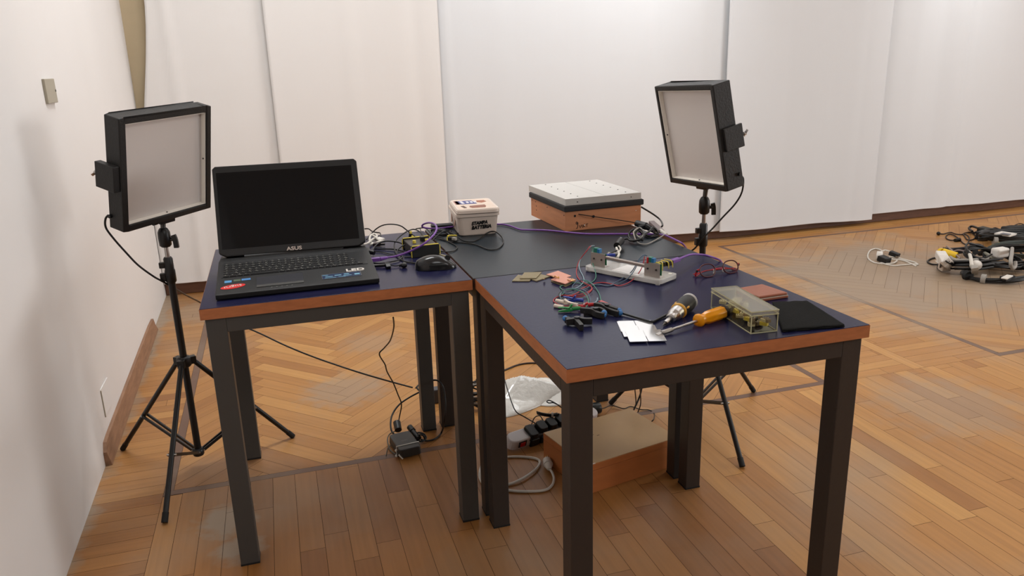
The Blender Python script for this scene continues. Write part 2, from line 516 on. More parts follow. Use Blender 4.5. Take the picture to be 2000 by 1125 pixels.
def hanging(x0, x1, hem0, hem1, m, label, yb, seed, ctop=0.0, folds=(), knots=()):
    def prof(x):
        for (xa, a), (xb, b_) in zip(knots, knots[1:]):
            if xa <= x <= xb: return a + (b_ - a) * (x - xa) / (xb - xa)
        return 0
    rs = random.Random(seed)
    ph = [rs.random() * 6.28 for _ in range(6)]
    nx = int((x1 - x0) / .018) + 2; zs = [0.0, .004, .02, .05] + [.1 * k for k in range(1, 34)]
    vs = []; fs = []
    ht = H - .03
    for zi in zs:
        for i in range(nx):
            s = i / (nx - 1)
            hem = hem0 + (hem1 - hem0) * s + .004 * math.sin(9 * s + ph[5])
            z = hem + zi * (ht - hem) / 3.3
            xs = x0
            if ctop: 
                k = min(1, max(0, (z - .7) / 1.1)); k = k * k * (3 - 2 * k); xs = x0 + ctop * k
            x = xs + (x1 - xs) * s
            k2 = .35 + .65 * min(1, z / 2.2)
            y = yb + k2 * (.012 * math.sin(4.1 * x + ph[0] + .25 * z) + .003 * math.sin(11 * x + ph[1] - .3 * z) + .0006 * math.sin(29 * x + ph[2] + .4 * z))
            for fx, fw, fa in folds:
                y += fa * math.exp(-((x - fx - .01 * math.sin(2 * z)) / fw) ** 2)
            if knots: y += k2 * (prof(x - .02) + prof(x) + prof(x + .02)) / 3
            if zi < .02: y -= .0015
            vs.append((x, y, z))
    for j in range(len(zs) - 1):
        for i in range(nx - 1):
            a = j * nx + i
            fs.append((a, a + 1, a + nx + 1, a + nx))
    o = MB().add(vs, fs, True).build('curtain_panel', m)
    md = o.modifiers.new('thickness', 'SOLIDIFY'); md.thickness = .0018; md.offset = 1
    return tag(o, label, 'curtain', 'white cloth hangings on the back wall')

M_cl1 = cloth_mat('warm_white_cloth', (0.885, 0.875, 0.865))
M_cl2 = cloth_mat('white_cloth', (0.86, 0.87, 0.88))
hanging(-1.207, -.44, .082, .085, M_cl1, 'white cloth panel hanging beside the left wall corner, behind the left lamp', 2.978, 1, ctop=.135, folds=((-.98, .03, -.012),))
hanging(-.452, .57, .085, .11, M_cl1, 'white cloth panel hanging behind the open laptop', 2.945, 2, folds=((.02, .05, -.008), (.42, .05, .01)))
hanging(.555, 2.64, .10, .066, M_cl2, 'wide white cloth panel hanging behind the tub and the wooden box', 2.980, 3, folds=((.62, .02, -.006), (.95, .1, -.006)),
        knots=((.6, 0), (1.3, -.055), (1.55, -.055), (2.06, .006), (2.38, -.038), (2.64, 0)))
hanging(2.60, 3.96, .066, .048, M_cl2, 'white cloth panel hanging just right of the right lamp, over bare parquet', 2.945, 4, folds=((3.1, .06, .006), (3.75, .04, .006)),
        knots=((2.6, 0), (2.95, -.025), (3.5, .005), (3.7, -.012), (3.96, 0)))
hanging(3.93, X1 - .02, .080, .06, M_cl2, 'white cloth panel hanging at the far right behind the cable heaps', 2.978, 5, folds=((4.72, .03, .010),),
        knots=((3.93, 0), (4.25, -.03), (4.48, .004), (4.62, -.03), (4.8, .006), (5.05, -.04), (5.45, .004), (5.9, -.03), (8.0, 0)))

# wall plates
M_plate = mat('aged_plate_plastic', (0.66, 0.63, 0.56), .5)
t = thing('wall_plate', 'small blank grey-beige cover plate high on the left wall', 'wall plate', (wx(.98), .98, 1.27))
mb = MB(); mb.box((wx(.98) + .005, .982, 1.27), (.010, .125, .078)); mb.build('cover', M_plate, t, bev=.002)
mb = MB(); mb.cyl((wx(.98) + .009, 1.035, 1.27), (wx(.98) + .0115, 1.035, 1.27), .004); mb.build('screw', mat('screw_dark', (.3, .28, .25), .4, .6), t)
t = thing('access_cover', 'flush white access cover low on the left wall, edge lifting', 'wall cover', (wx(.95), .95, .18))
mb = MB(); mb.b2(wx(.95) + .0002, wx(.95) + .003, .905, 1.03, .13, .235); mb.build('cover', M_wall, t)
mb = MB(); mb.b2(wx(.95) + .0005, wx(.95) + .0045, .901, .905, .13, .232); mb.build('rim', M_plate, t)

# ------------------------------------------------------------------ tables
M_navy = mat('navy_laminate', (0.115, 0.12, 0.24), .26, spec=.16, var=.12, vscale=5, bump=.08, bscale=120)
M_slate = mat('slate_laminate', (0.125, 0.16, 0.185), .32, spec=.2, var=.06, vscale=5, bump=.08, bscale=120)
M_edge = mat('orange_brown_edge', (0.66, 0.405, 0.25), .45, var=.16, vscale=9, stretch=(3, 3, 12))
M_leg = mat('charcoal_metal_paint', (0.265, 0.26, 0.25), .5, bump=.15, bscale=90)
M_foot = mat('rubber_foot', (.08, .08, .08), .7)
TS, TH = 0.6994, 0.0289
M_leg2 = mat('brown_black_metal_paint', (0.20, 0.175, 0.16), .5, bump=.15, bscale=90)
def table(x0, y0, label, top_m, rz=0.0, M_leg=M_leg, M_edge=M_edge):
    # x0,y0 = front left corner
    t = thing('table', label, 'table', (x0 + TS / 2, y0 + TS / 2, 0), rz)
    x1, y1 = x0 + TS, y0 + TS
    d = .0095; w_ = .0495; Z = .75
    MB().b2(x0 + .0008, x1 - .0008, y0 + .0008, y1 - .0008, Z - TH + .001, Z).build('tabletop', top_m, t, bev=.0006)
    mb = MB()
    e = .002
    for a in ((x0, x1, y0, y0 + e), (x0, x1, y1 - e, y1), (x0, x0 + e, y0 + e, y1 - e), (x1 - e, x1, y0 + e, y1 - e)):
        mb.b2(*a, Z - TH, Z - .0011)
    mb.build('edge_band', M_edge, t)
    for ax, ay in ((x0 + d, y0 + d), (x1 - d - w_, y0 + d), (x0 + d, y1 - d - w_), (x1 - d - w_, y1 - d - w_)):
        l = MB().b2(ax, ax + w_, ay, ay + w_, .003, Z - TH).build('leg', M_leg, t, bev=.002)
        MB().b2(ax - .0008, ax + w_ + .0008, ay - .0008, ay + w_ + .0008, 0.0, .006).build('foot_cap', M_foot, l, bev=.001)
    za, zb = Z - TH - .041, Z - TH
    for a in ((x0 + d + w_, x1 - d - w_, y0 + d, y0 + d + .03), (x0 + d + w_, x1 - d - w_, y1 - d - .03, y1 - d),
              (x0 + d, x0 + d + .03, y0 + d + w_, y1 - d - w_), (x1 - d - .03, x1 - d, y0 + d + w_, y1 - d - w_)):
        MB().b2(*a, za, zb).build('apron', M_leg, t, bev=.0015)
    return t
table(-.7004, 0.0, 'navy topped square table on the left that carries the open laptop', M_navy)
table(.0042, .0105, 'slate grey topped square table at the back that carries the wooden box', M_slate, 0.0, M_leg2, mat('dark_brown_edge', (.27, .18, .14), .5))
table(.008, .0072 - TS, 'navy topped square table in front that carries screwdrivers, glasses and cards', M_navy, 0.0, M_leg2)

# ------------------------------------------------------------------ common materials
K_blk = mat('black_plastic', (.075, .075, .08), .42)
K_cab = mat('black_cable', (.055, .052, .05), .42)
K_matte = mat('matte_black', (.10, .10, .10), .65)
K_wht = mat('white_plastic', (.88, .86, .83), .4)
K_wcab = mat('white_cable', (.84, .82, .78), .45)
K_gcab = mat('grey_cable', (.62, .60, .57), .45)
K_metal = mat('steel', (.72, .71, .70), .28, 1.0)
K_dmet = mat('dark_steel', (.35, .34, .33), .35, 1.0)
K_yel = mat('yellow_plastic', (.88, .80, .30), .45)
K_pur = mat('purple_cable', (.46, .28, .60), .4)
K_red = mat('red_plastic', (.72, .12, .13), .4)
K_blue = mat('blue_plastic', (.14, .22, .58), .4)
K_grn = mat('green_plastic', (.13, .50, .24), .4)
K_dgrn = mat('circuit_board_green', (.10, .40, .24), .4)
K_wood = mat('pale_pine_wood', (.78, .53, .37), .55, var=.13, vscale=7, bump=.15, bscale=30, stretch=(1, 1, 8))
K_brass = mat('brass', (.86, .68, .42), .3, 1.0)

def cable(name, label, cat, pts, r, m, group=None, sub=7, n=8):
    pts = smooth_path(pts, sub)
    mb = MB(); mb.tube(pts, r, n, 1)
    o = mb.build(name, m)
    return tag(o, label, cat, group)
def part_cable(name, parent, pts, r, m, sub=7, n=8, label=None):
    o = MB().tube(smooth_path(pts, sub), r, n, 1).build(name, m, parent)
    if label: o['label'] = label
    return o

# ------------------------------------------------------------------ laptop
LX, LY = -.4538, .060
t = thing('laptop', 'open black laptop with a dark screen and a red oval sticker', 'laptop', (LX, LY, .75))
A = math.atan(.132)
K_lap = mat('laptop_black', (.058, .055, .054), .5, bump=.08, bscale=200)
K_lap2 = mat('laptop_grey_black', (.085, .08, .078), .42)
pr = [(-.0, .0025), (-.0, .0155), (.012, .0175), (.235, .0485), (.262, .050), (.315, .047), (.322, .035), (.318, .006), (.30, .0025)]
mb = MB()
hw = [.2095 if p[0] < .25 else .206 for p in pr]
vs = [(LX - h_, LY + p[0], .75 + p[1]) for h_, p in zip(hw, pr)] + [(LX + h_, LY + p[0], .75 + p[1]) for h_, p in zip(hw, pr)]
n = len(pr)
mb.add(vs, [tuple(range(n)), tuple(range(2 * n - 1, n - 1, -1))] + [(i, n + i, n + (i + 1) % n, (i + 1) % n) for i in range(n)])
base = mb.build('base', K_lap, t, bev=.002)
DK = T(LX, LY + .012, .75 + .0178) @ Rx(math.atan(.031 / .223))      # frame of the sloping deck
mb = MB(DK); mb.prism([(-.198, .100), (.193, .100), (.193, .202), (-.198, .202)], -.0005, .0006); mb.build('keyboard_tray', K_blk, base)
K_key = mat('key_black', (.085, .083, .083), .4)
K_leg = mat('key_legend', (.48, .48, .45), .6)
mb = MB(DK); ml = MB(DK)
rk = random.Random(3)
for r_ in range(6):
    x = -.194; y0_ = .103 + r_ * .0163
    row = 15 if r_ else 13
    for k in range(19):
        wk = .0170
        if r_ == 0 and k == 4: wk = .075
        elif r_ in (1, 2) and k in (0, 12): wk = .026
        if x + wk > .190: break
        if .100 < x < .108: x = .112
        hh = .0138 if r_ < 5 else .010
        mb.b2(x + .0008, x + wk - .0008, y0_, y0_ + hh, .0004, .0022)
        if wk < .05:
            ml.b2(x + wk * .3, x + wk * .3 + rk.uniform(.002, .0045), y0_ + hh * .55, y0_ + hh * .82, .0022, .0024)
            if rk.random() < .5: ml.b2(x + wk * .55, x + wk * .55 + .002, y0_ + hh * .18, y0_ + hh * .4, .0022, .0024)
        x += wk + .0006
kb = mb.build('keys', K_key, t); tag(kb, kind='stuff')
ml.build('key_legends', K_leg, kb)
mb = MB(DK); mb.prism([(-.108, .013), (.013, .013), (.013, .080), (-.108, .080)], -.0002, .0008)
tp = mb.build('touchpad', mat('touchpad_slate', (.17, .175, .20), .38), t, bev=.0004)
mb = MB(DK); mb.prism([(-.108, .011), (.013, .011), (.013, .0245), (-.108, .0245)], -.0002, .0016); mb.build('button_bar', mat('button_grey', (.30, .30, .29), .38), tp, bev=.0005)
mb = MB(DK)
for k in range(5): mb.b2(-.072 + .013 * k, -.068 + .013 * k, .0015, .0035, 0, .0006)
mb.build('status_lights', K_leg, base)
def sticker(name, poly, m, lab=None, z=.0007, par=None):
    o = MB(DK).prism(poly, 0, z).build(name, m, par or t)
    if lab: o['label'] = lab
    return o
def quad(x0, x1, y0, y1): return [(x0, y0), (x1, y0), (x1, y1), (x0, y1)]
sticker('sticker', quad(-.189, -.171, .062, .077), mat('sticker_blue', (.35, .62, .82), .4), 'light blue square sticker')
sticker('sticker', quad(-.166, -.148, .066, .079), mat('sticker_grey', (.36, .42, .34), .4), 'grey and green sticker')
sticker('sticker', quad(-.146, -.123, .068, .080), mat('sticker_blue2', (.33, .55, .78), .4), 'wide light blue sticker')
ov = []
for k in range(28):
    a = 2 * PI * k / 28; X, Y = .0315 * math.cos(a), .0135 * math.sin(a); c_, s_ = math.cos(.21), math.sin(.21)
    ov.append((-.167 + X * c_ - Y * s_, .033 + X * s_ + Y * c_))
o = sticker('oval_sticker', ov, mat('sticker_red', (.86, .16, .15), .45), 'red oval sticker with white word')
text_mesh('word', 'sugru', .019, DK @ T(-.167, .033, .0008) @ Rz(.21 + PI), K_wht, o, xs=1.1)
text_mesh('raised_letters', 'LED', .0235, DK @ T(.153, .061, .001), K_wht, t, extrude=.0012, offset=.0006, xs=1.25)['label'] = 'white LED letters stuck on palm rest'
o = sticker('info_sticker', quad(.061, .166, .018, .050), mat('sticker_navy', (.12, .19, .32), .35), 'dark blue sticker with light marks')
mb = MB(DK)
for x, y, a, b_ in ((.063, .042, .015, .003), (.07, .030, .02, .004), (.095, .034, .018, .005), (.120, .037, .014, .005), (.118, .028, .022, .003), (.148, .028, .014, .009), (.068, .022, .03, .002), (.104, .023, .02, .002)):
    mb.b2(x, x + a, y, y + b_, .0007, .0009)
mb.build('marks', mat('mark_blue', (.45, .66, .75), .5), o)
mb = MB(DK)
for q_ in (quad(.061, .166, .018, .0187), quad(.061, .166, .0493, .050), quad(.061, .0617, .018, .050), quad(.1653, .166, .018, .050)): mb.prism(q_, .0007, .0009)
mb.build('frame_line', K_leg, o)
# lid
LD = T(-.4524, .3811, .9249) @ Rz(-.0343) @ Rx(-.455)
def lidpoly(w_, h_, c):
    return [(-w_ / 2 + c, -h_ / 2), (w_ / 2 - c, -h_ / 2), (w_ / 2, -h_ / 2 + c * .55), (w_ / 2, h_ / 2 - .008), (w_ / 2 - .008, h_ / 2), (-w_ / 2 + .008, h_ / 2), (-w_ / 2, h_ / 2 - .008), (-w_ / 2, -h_ / 2 + c * .55)]
LF = LD @ Rx(PI / 2)       # prism z axis -> -y of the lid: front side is +z
lid = MB(LF).prism(lidpoly(.415, .272, .022), -.016, .005).build('lid', K_lap2, t, bev=.002)
bz = MB(LF)
bz.prism(lidpoly(.409, .266, .021), .005, .0058); bz.build('bezel', K_blk, lid)
MB(LF).prism(quad(-.1975, .190, -.114, .1155), .0058, .0061).build('screen', mat('dark_screen', (.04, .04, .05), .07, spec=.25, bump=.02, bscale=9), lid)
text_mesh('logo', 'ASUS', .0150, LF @ T(.001, -.1280, .0062), mat('logo_silver', (.78, .72, .68), .35), lid, offset=.00035, xs=1.25)
MB().cyl((LX - .14, LY + .263, .7975), (LX + .14, LY + .263, .7975), .009).build('hinge', K_lap, lid)

# ------------------------------------------------------------------ studio lights
K_tol = mat('black_tolex', (.115, .11, .105), .55, bump=.4, bscale=160)
K_tri = mat('tripod_black', (.085, .08, .078), .38)
K_paint = mat('inner_cream', (.84, .81, .79), .5)
K_liner = mat('inner_liner', (.95, .93, .89), .3)
def studio_light(label, P, E_, dims, inner, side, foot_c, feet, zneck, dots, collar_z, brace_z, cab):
    W, D, Hh = dims
    F = T(*P) @ Rz(E_[2]) @ Ry(E_[1]) @ Rx(E_[0])
    t = thing('studio_light', label, 'studio light', (foot_c[0], foot_c[1], 0))
    x0, x1, z0, z1 = inner
    # frame and back tray (local front is -y)
    mb = MB(F)
    W2, D2, H2 = W / 2, D / 2, Hh / 2
    mb.b2(-W2, x0, -D2, D2, -H2, H2); mb.b2(x1, W2, -D2, D2, -H2, H2)
    mb.b2(x0, x1, -D2, D2, z1, H2); mb.b2(x0, x1, -D2, D2, -H2, z0)
    mb.b2(x0, x1, D2 - .012, D2, z0, z1)
    hs = mb.build('housing', K_tol, t, bev=.003)
    mb = MB(F)
    k = .0025; dp = -D2 + .021
    mb.b2(x0 + .0001, x0 + k, -D2 + .004, dp, z0, z1); mb.b2(x1 - k, x1 - .0001, -D2 + .004, dp, z0, z1)
    mb.b2(x0 + k, x1 - k, -D2 + .004, dp, z1 - k, z1 - .0001); mb.b2(x0 + k, x1 - k, -D2 + .004, dp, z0 + .0001, z0 + k)
    mb.build('liner', K_liner, hs, bev=.0005)
    mb = MB(F); mb.b2(x0 + .0003, x1 - .0003, dp, dp + .004, z0 + .0003, z1 - .0003)
    pan = mb.build('light_panel', K_paint, t)
    mb = MB(F)
    for i in range(8):
        for j in range(8):
            mb.ball((x0 + .02 + i * (x1 - x0 - .04) / 7, dp + .001, z0 + .02 + j * (z1 - z0 - .04) / 7), dots, (1, .6, 1), n=8, m=4)
    tag(mb.build('led_bumps', K_paint, pan), kind='stuff')
    MB(F).cyl((0, -D2 + .012, z0 + k), (0, -D2 + .012, z0 + k + .002), .0025).build('liner_screw', K_dmet, hs)
    MB(F).cyl((x1 - k if side < 0 else x0 + k, -D2 + .012, 0), (x1 - k - .002 if side < 0 else x0 + k + .002, -D2 + .012, 0), .0025).build('liner_screw', K_dmet, hs)
    # side mounting block with wing nut
    s = side
    xa, xb = (-W2 - .021, -W2) if s < 0 else (W2, W2 + .010)
    blk = MB(F).b2(xa, xb, -.024, .052, -.045, .032).build('mounting_block', K_tol, t, bev=.002)
    xc = (xa + xb) / 2
    mb = MB(F); mb.cyl((xc, .05, -.006), (xc, .066, -.006), .003)
    mb.cyl((xc, .056, -.006), (xc, .064, -.006), .006)
    mb.bar([(xc, .060, -.006), (xc + .006, .063, .000), (xc + .010, .066, .006)], .003, .007)
    mb.bar([(xc, .060, -.006), (xc - .006, .063, -.011), (xc - .010, .066, -.015)], .003, .007)
    mb.build('wing_nut', K_metal, blk)
    # cable gland
    gx = s * W2
    mb = MB(F); mb.cyl((gx, .02, -.132), (gx + s * .008, .02, -.132), .006); mb.build('cable_gland', K_blk, t)
    part_cable('power_cable', t, cab, .0032, K_cab, 8, label='black power cable hanging from side')
    # mounting plate, ball head
    B = F @ Vector((0, 0.004, -H2))
    N_ = Vector((foot_c[0], foot_c[1], zneck))
    mb = MB(F); mb.b2(-.028, .028, -.022, .026, -H2 - .014, -H2); mb.build('shoe', K_tri, t, bev=.002)
    mb = MB(F); mb.cyl((-.040, 0, -H2 - .010), (-.026, 0, -H2 - .010), .009); mb.build('shoe_knob', K_tri, t)
    hb = Vector(N_)
    up = (B - hb).normalized()
    mb = MB(); mb.cyl(hb + Vector((0, 0, .045)), B - Vector((0, 0, .008)), .0075, .009)
    mb.build('ball_stem', K_dmet, t)
    mb = MB(T(*hb)); mb.lathe([(.013, -.012), (.0185, -.006), (.0195, .018), (.0185, .036), (.014, .046), (.010, .050)]); bh = mb.build('ball_head', K_tri, t)
    sx = Vector((.955, -.29, 0))
    mb = MB(); mb.cyl(hb + sx * .016 + Vector((0, 0, .012)), hb + sx * .030 + Vector((0, 0, .012)), .006)
    mb.bar([hb + sx * .029 + Vector((0, 0, .026)), hb + sx * .033 + Vector((0, 0, .010)), hb + sx * .034 + Vector((0, 0, -.016))], .010, .015)
    mb.build('lock_lever', K_tri, bh, bev=.001)
    mb = MB(); mb.cyl(hb - Vector((0, 0, .010)), hb - Vector((0, 0, .045)), .0065, .0075); mb.build('steel_spigot', K_metal, t)
    # column: upper tube, clamp, lower tube
    zc = zneck - .045
    c0 = Vector((foot_c[0], foot_c[1], 0))
    mb = MB(T(*c0)); mb.lathe([(.0135, zc - .085), (.0165, zc - .080), (.0165, zc - .045), (.0145, zc - .040), (.0145, zc - .006), (.011, zc)])
    cl = mb.build('column_clamp', K_tri, t)
    mb = MB(T(*c0)); mb.b2(-.029, -.012, -.008, .008, zc - .035, zc - .016); mb.b2(-.031, -.014, -.008, .008, zc - .079, zc - .052)
    mb.build('clamp_knob', K_tri, cl, bev=.002)
    mb = MB(T(*c0)); mb.lathe([(.0115, brace_z - .01), (.0115, zc - .08)]); mb.build('column', K_tri, t)
    mb = MB(T(*c0)); mb.lathe([(.020, collar_z - .018), (.023, collar_z - .012), (.023, collar_z + .012), (.016, collar_z + .018)])
    for fx, fy in feet:
        d = (Vector((fx, fy, 0)) - c0).normalized(); a = math.atan2(d.y, d.x)
        mb.box((0, 0, 0), (.022, .022, .026), T(0, 0, collar_z) @ Rz(a) @ T(.026, 0, 0))
    mb.build('collar', K_tri, t, bev=.0015)
    mb = MB(T(*c0)); mb.lathe([(.017, brace_z - .016), (.019, brace_z - .01), (.019, brace_z + .006), (.014, brace_z + .010)])
    mb.build('brace_ring', K_tri, t)
    for fx, fy in feet:
        f = Vector((fx, fy, 0)); d = (f - c0).normalized()
        a = c0 + d * .030 + Vector((0, 0, collar_z - .005)); b_ = f + Vector((0, 0, .012))
        lg = MB().cyl(a, b_, .0085, n=14).build('leg', K_tri, t)
        mb = MB(); dd = (b_ - a).normalized(); mb.cyl(b_ - dd * .02, b_ + dd * .010, .0098, n=14); mb.build('rubber_foot', M_foot, lg)
        j = a + (b_ - a) * .60; r0 = c0 + d * .017 + Vector((0, 0, brace_z))
        side_ = Vector((-d.y, d.x, 0))
        mb = MB()
        for sg in (-1, 1): mb.bar([r0 + side_ * sg * .007, j + side_ * sg * .010], .005, .010, 1)
        br = mb.build('brace', K_tri, t)
        MB().cyl(j - side_ * .015, j + side_ * .015, .0032).build('rivet', K_metal, br)
        MB().cyl(r0 - side_ * .012, r0 + side_ * .012, .0032).build('rivet', K_metal, br)
    return t
studio_light('square black studio light on a tripod, standing by the left wall behind the laptop table', (-.813, .6228, 1.0448), (.233, -.0442, .8199), (.339, .0586, .342),
             (-.1505, .1505, -.152, .152), -1, (-.842, .653), [(-1.120, .880), (-.919, .318), (-.533, .765)], .795, .0022, .392, .062,
             [(-0.9802, 0.6000, 0.9069), (-0.9906, 0.6000, 0.8951), (-0.9935, 0.6000, 0.8685), (-0.9777, 0.6000, 0.8335), (-0.9534, 0.6100, 0.7869), (-0.9255, 0.6200, 0.7390), (-0.8885, 0.6300, 0.6957), (-0.8657, 0.6400, 0.6737), (-0.8369, 0.7000, 0.6266), (-0.8193, 0.8500, 0.5575), (-0.8056, 1.0500, 0.4752), (-0.7324, 1.1000, 0.3891), (-0.6131, 1.0200, 0.3404), (-0.5145, 0.9600, 0.2929), (-0.4070, 0.9000, 0.2488), (-0.2644, 0.8200, 0.2013), (-0.1466, 0.7800, 0.1592), (-0.0741, 0.7400, 0.1409)])
studio_light('black studio light on a tripod behind the wooden box, its panel turned to the left', (.9211, .4206, 1.0575), (.2105, -.0269, -1.4344), (.319, .070, .3535),
             (-.148, .1445, -.158, .160), 1, (.957, .421), [(1.272, .519), (.893, .014), (.693, .613)], .790, .0012, .392, .062,
             [(1.0638, 0.3700, 0.9132), (1.0702, 0.3600, 0.9016), (1.0668, 0.3600, 0.8570), (1.0491, 0.3700, 0.8153), (1.0087, 0.3800, 0.7695), (0.9757, 0.3900, 0.7301), (0.9512, 0.3950, 0.7054), (0.9267, 0.4200, 0.6576), (0.9135, 0.4600, 0.6196), (0.8965, 0.5000, 0.5339), (0.8588, 0.5000, 0.3782), (0.7560, 0.4500, 0.2466), (0.7225, 0.4200, 0.1304), (0.6847, 0.4000, 0.0730)])

# ------------------------------------------------------------------ plastic tub
TB = T(.168, .640, .75) @ Rz(-.09)
K_tub = mat('cream_tub_plastic', (.86, .80, .75), .38, spec=.6)
t = thing('plastic_tub', 'cream plastic food tub with handwriting, on the slate table', 'tub', (.168, .640, .75), -.09)
mb = MB(TB); bd = []
for z, w_, d_ in ((0.0, .124, .185), (.003, .130, .191), (.070, .143, .206)):
    bd.append([(x, y, z) for x, y in rrect(w_, d_, .016)])
n = len(bd[0])
mb.add([p for r_ in bd for p in r_], [tuple(range(n - 1, -1, -1)), tuple(range(2 * n, 3 * n))] + [(j * n + k, j * n + (k + 1) % n, (j + 1) * n + (k + 1) % n, (j + 1) * n + k) for j in range(2) for k in range(n)])
tubo = mb.build('tub_body', K_tub, t)
mb = MB(TB); mb.prism(rrect(.152, .216, .018), .066, .077, k=.995); mb.build('rim', K_tub, tubo, bev=.0015)
LT = TB @ T(.002, -.006, 0) @ Rz(-.01)
mb = MB(LT); mb.prism(rrect(.150, .216, .019), .079, .091, k=.985); lid = mb.build('tub_lid', K_tub, t, bev=.0015)
mb = MB(LT); mb.prism(rrect(.143, .208, .017), .088, .0935); mb.build('lid_ridge', K_tub, lid, bev=.001)
M_cof = mat('label_cream', (.88, .80, .73), .4, var=.1, vscale=14)
lab = MB(LT).prism(rrect(.128, .190, .010), .0934, .0940).build('lid_label', M_cof, t)
def lp(name, poly, m, z=.0945): return MB(LT).prism(poly, .0938, z).build(name, m, lab)
lp('label_band', [(-.060, .068), (.000, .068), (.012, .000), (-.058, .000)], mat('label_blue', (.20, .24, .50), .4))
lp('label_band', [(-.063, .070), (-.050, .070), (-.046, .000), (-.062, .000)], mat('label_maroon', (.50, .22, .20), .4))
mb = MB(LT)
for x in (-.022, -.008, .0045): mb.prism(quad(x, x + .009, .018, .050), .0945, .0948)
mb.prism([(-.044, .062), (-.034, .062), (-.030, .010), (-.040, .010)], .0945, .0948)
mb.build('label_letters', mat('label_pale', (.85, .84, .86), .5), lab)
lp('label_picture', [(-.020, -.040), (.034, -.030), (.034, -.062), (.028, -.082), (-.016, -.082), (-.024, -.062)], mat('label_brown', (.55, .34, .25), .5, var=.2, vscale=90))
lp('label_picture', [(.018, .060), (.045, .060), (.050, .030), (.030, .012), (.016, .030)], mat('label_rust', (.62, .36, .24), .5, var=.3, vscale=90))
lp('label_picture', [(-.052, -.035), (-.040, -.030), (-.034, -.075), (-.044, -.078)], mat('label_dark', (.36, .25, .2), .5))
FW = TB @ T(0, -.0955, 0) @ Rx(PI / 2 + .108)
K_ink = mat('marker_ink', (.05, .05, .05), .6)
text_mesh('handwriting', 'STAMPA', .0165, FW @ T(.004, .044, .0019) @ Rz(.06), K_ink, tubo, offset=.0009, shear=.25, xs=.9)
text_mesh('handwriting', 'BATTERIA', .0165, FW @ T(.010, .029, .0019) @ Rz(.05), K_ink, tubo, offset=.0010, shear=.25, xs=.92)
mb = MB(TB @ T(-.0695, .0, .038) @ Rz(-PI / 2) @ Rx(PI / 2 - .09))
mb.prism([(-.07, -.02), (-.04, -.01), (-.05, .022), (-.075, .02)], 0, .0012); mb.prism([(.01, -.015), (.03, -.02), (.036, .01), (.018, .020)], 0, .0012)
mb.build('side_print', mat('print_brown', (.60, .47, .40), .5, var=.3, vscale=60), tubo)

# ------------------------------------------------------------------ wooden box with white top
WB = T(.5886, .6432, .75) @ Rz(.038)
t = thing('wooden_box', 'pine box with a black band and pale screwed lid, marked 9 volt', 'wooden box', (.5886, .6432, .75), .038)
case = MB(WB).b2(-.145, .145, -.168, .168, 0, .0690).build('case', K_wood, t, bev=.0015)
MB(WB).b2(-.151, .153, -.175, .175, .0690, .0895).build('rubber_band', mat('foam_black', (.17, .17, .175), .75, bump=.3, bscale=120), t, bev=.004)
top = MB(WB).b2(-.1445, .1445, -.168, .190, .0895, .1130).build('white_top', mat('top_grey_white', (.80, .79, .77), .5), t, bev=.0008)
mb = MB(WB)
for k in range(6):
    for x in (-.085, .100): mb.cyl((x, -.135 + k * .060, .1129), (x, -.135 + k * .060, .1142), .0026, n=8)
for x in (-.10, .105): mb.cyl((x, -.1679, .100), (x, -.1690, .100), .002, n=8)
mb.build('screws', K_dmet, top)
MB(WB).b2(.006, .0065, -.166, .188, .1129, .1132).build('centre_line', mat('pencil', (.35, .35, .35), .7), top)
WF = WB @ T(0, -.168, 0) @ Rx(PI / 2)
mb = MB(WF)
def stroke(mb, pts, w_=.0010, sub=5): mb.bar([(p[0], p[1], .0004) for p in pts], w_, .0006, sub)
def wr(x, y): return (-.125 + x, y)
K9 = 1.45
S9 = [(.0060, .0330), (.0015, .0345), (.0000, .0310), (.0030, .0290), (.0060, .0330), (.0055, .0240), (.0035, .0190), (.0005, .0200)]
O = (-.124, -.002)
def off(pts, dx=0): return [(-.106 + K9 * (dx - .022) * .78 + p[0] * K9 * .8, .008 + (p[1] - .019) * K9) for p in pts]
stroke(mb, off(S9, .022), .0020)
stroke(mb, off([(.000, .026), (.003, .019), (.007, .027)], .033), .0017, 1)
stroke(mb, off([(.003, .026), (.000, .0235), (.002, .020), (.005, .0225), (.003, .026)], .042), .0017)
stroke(mb, off([(.001, .0285), (.000, .021), (.004, .0205)], .049), .0017, 1)
stroke(mb, off([(.002, .027), (.002, .0195)], .056), .0017, 1); stroke(mb, off([(-.001, .027), (.006, .0278)], .056), .0017, 1)
mb.build('handwriting', K_ink, case)
mb = MB(WF); mb.cyl((-.110, .052, 0), (-.110, .052, .0008), .0042); mb.cyl((-.040, .044, 0), (-.040, .044, .002), .0048); mb.build('cable_hole', K_ink, case)
mb = MB(WF); mb.cyl((-.074, .017, 0), (-.074, .017, .0008), .0022); mb.cyl((.125, .050, 0), (.125, .050, .0008), .0015); mb.build('filler_spots', K_wht, case)
mb = MB(WB)
for y, z in ((-.155, .055), (.110, .030), (.110, .045), (.118, .060), (.150, .062), (.0, .058)): mb.cyl((-.1449, y, z), (-.1458, y, z), .0022, n=8)
mb.build('nail_holes', K_ink, case)
part_cable('output_lead', t, [(0.4964, 0.4750, 0.8072), (0.5139, 0.4620, 0.8044), (0.5510, 0.4600, 0.7963), (0.5903, 0.4620, 0.7872), (0.6476, 0.4600, 0.7753), (0.7018, 0.4500, 0.7633), (0.6776, 0.3532, 0.7780)], .0016, K_cab)
part_cable('battery_lead', t, [(0.7988, 0.6000, 0.7870), (0.8149, 0.5900, 0.7759), (0.8438, 0.5800, 0.7559), (0.8591, 0.5600, 0.7389), (0.7704, 0.3759, 0.7620), (0.7661, 0.3822, 0.7540)], .0032, K_cab)

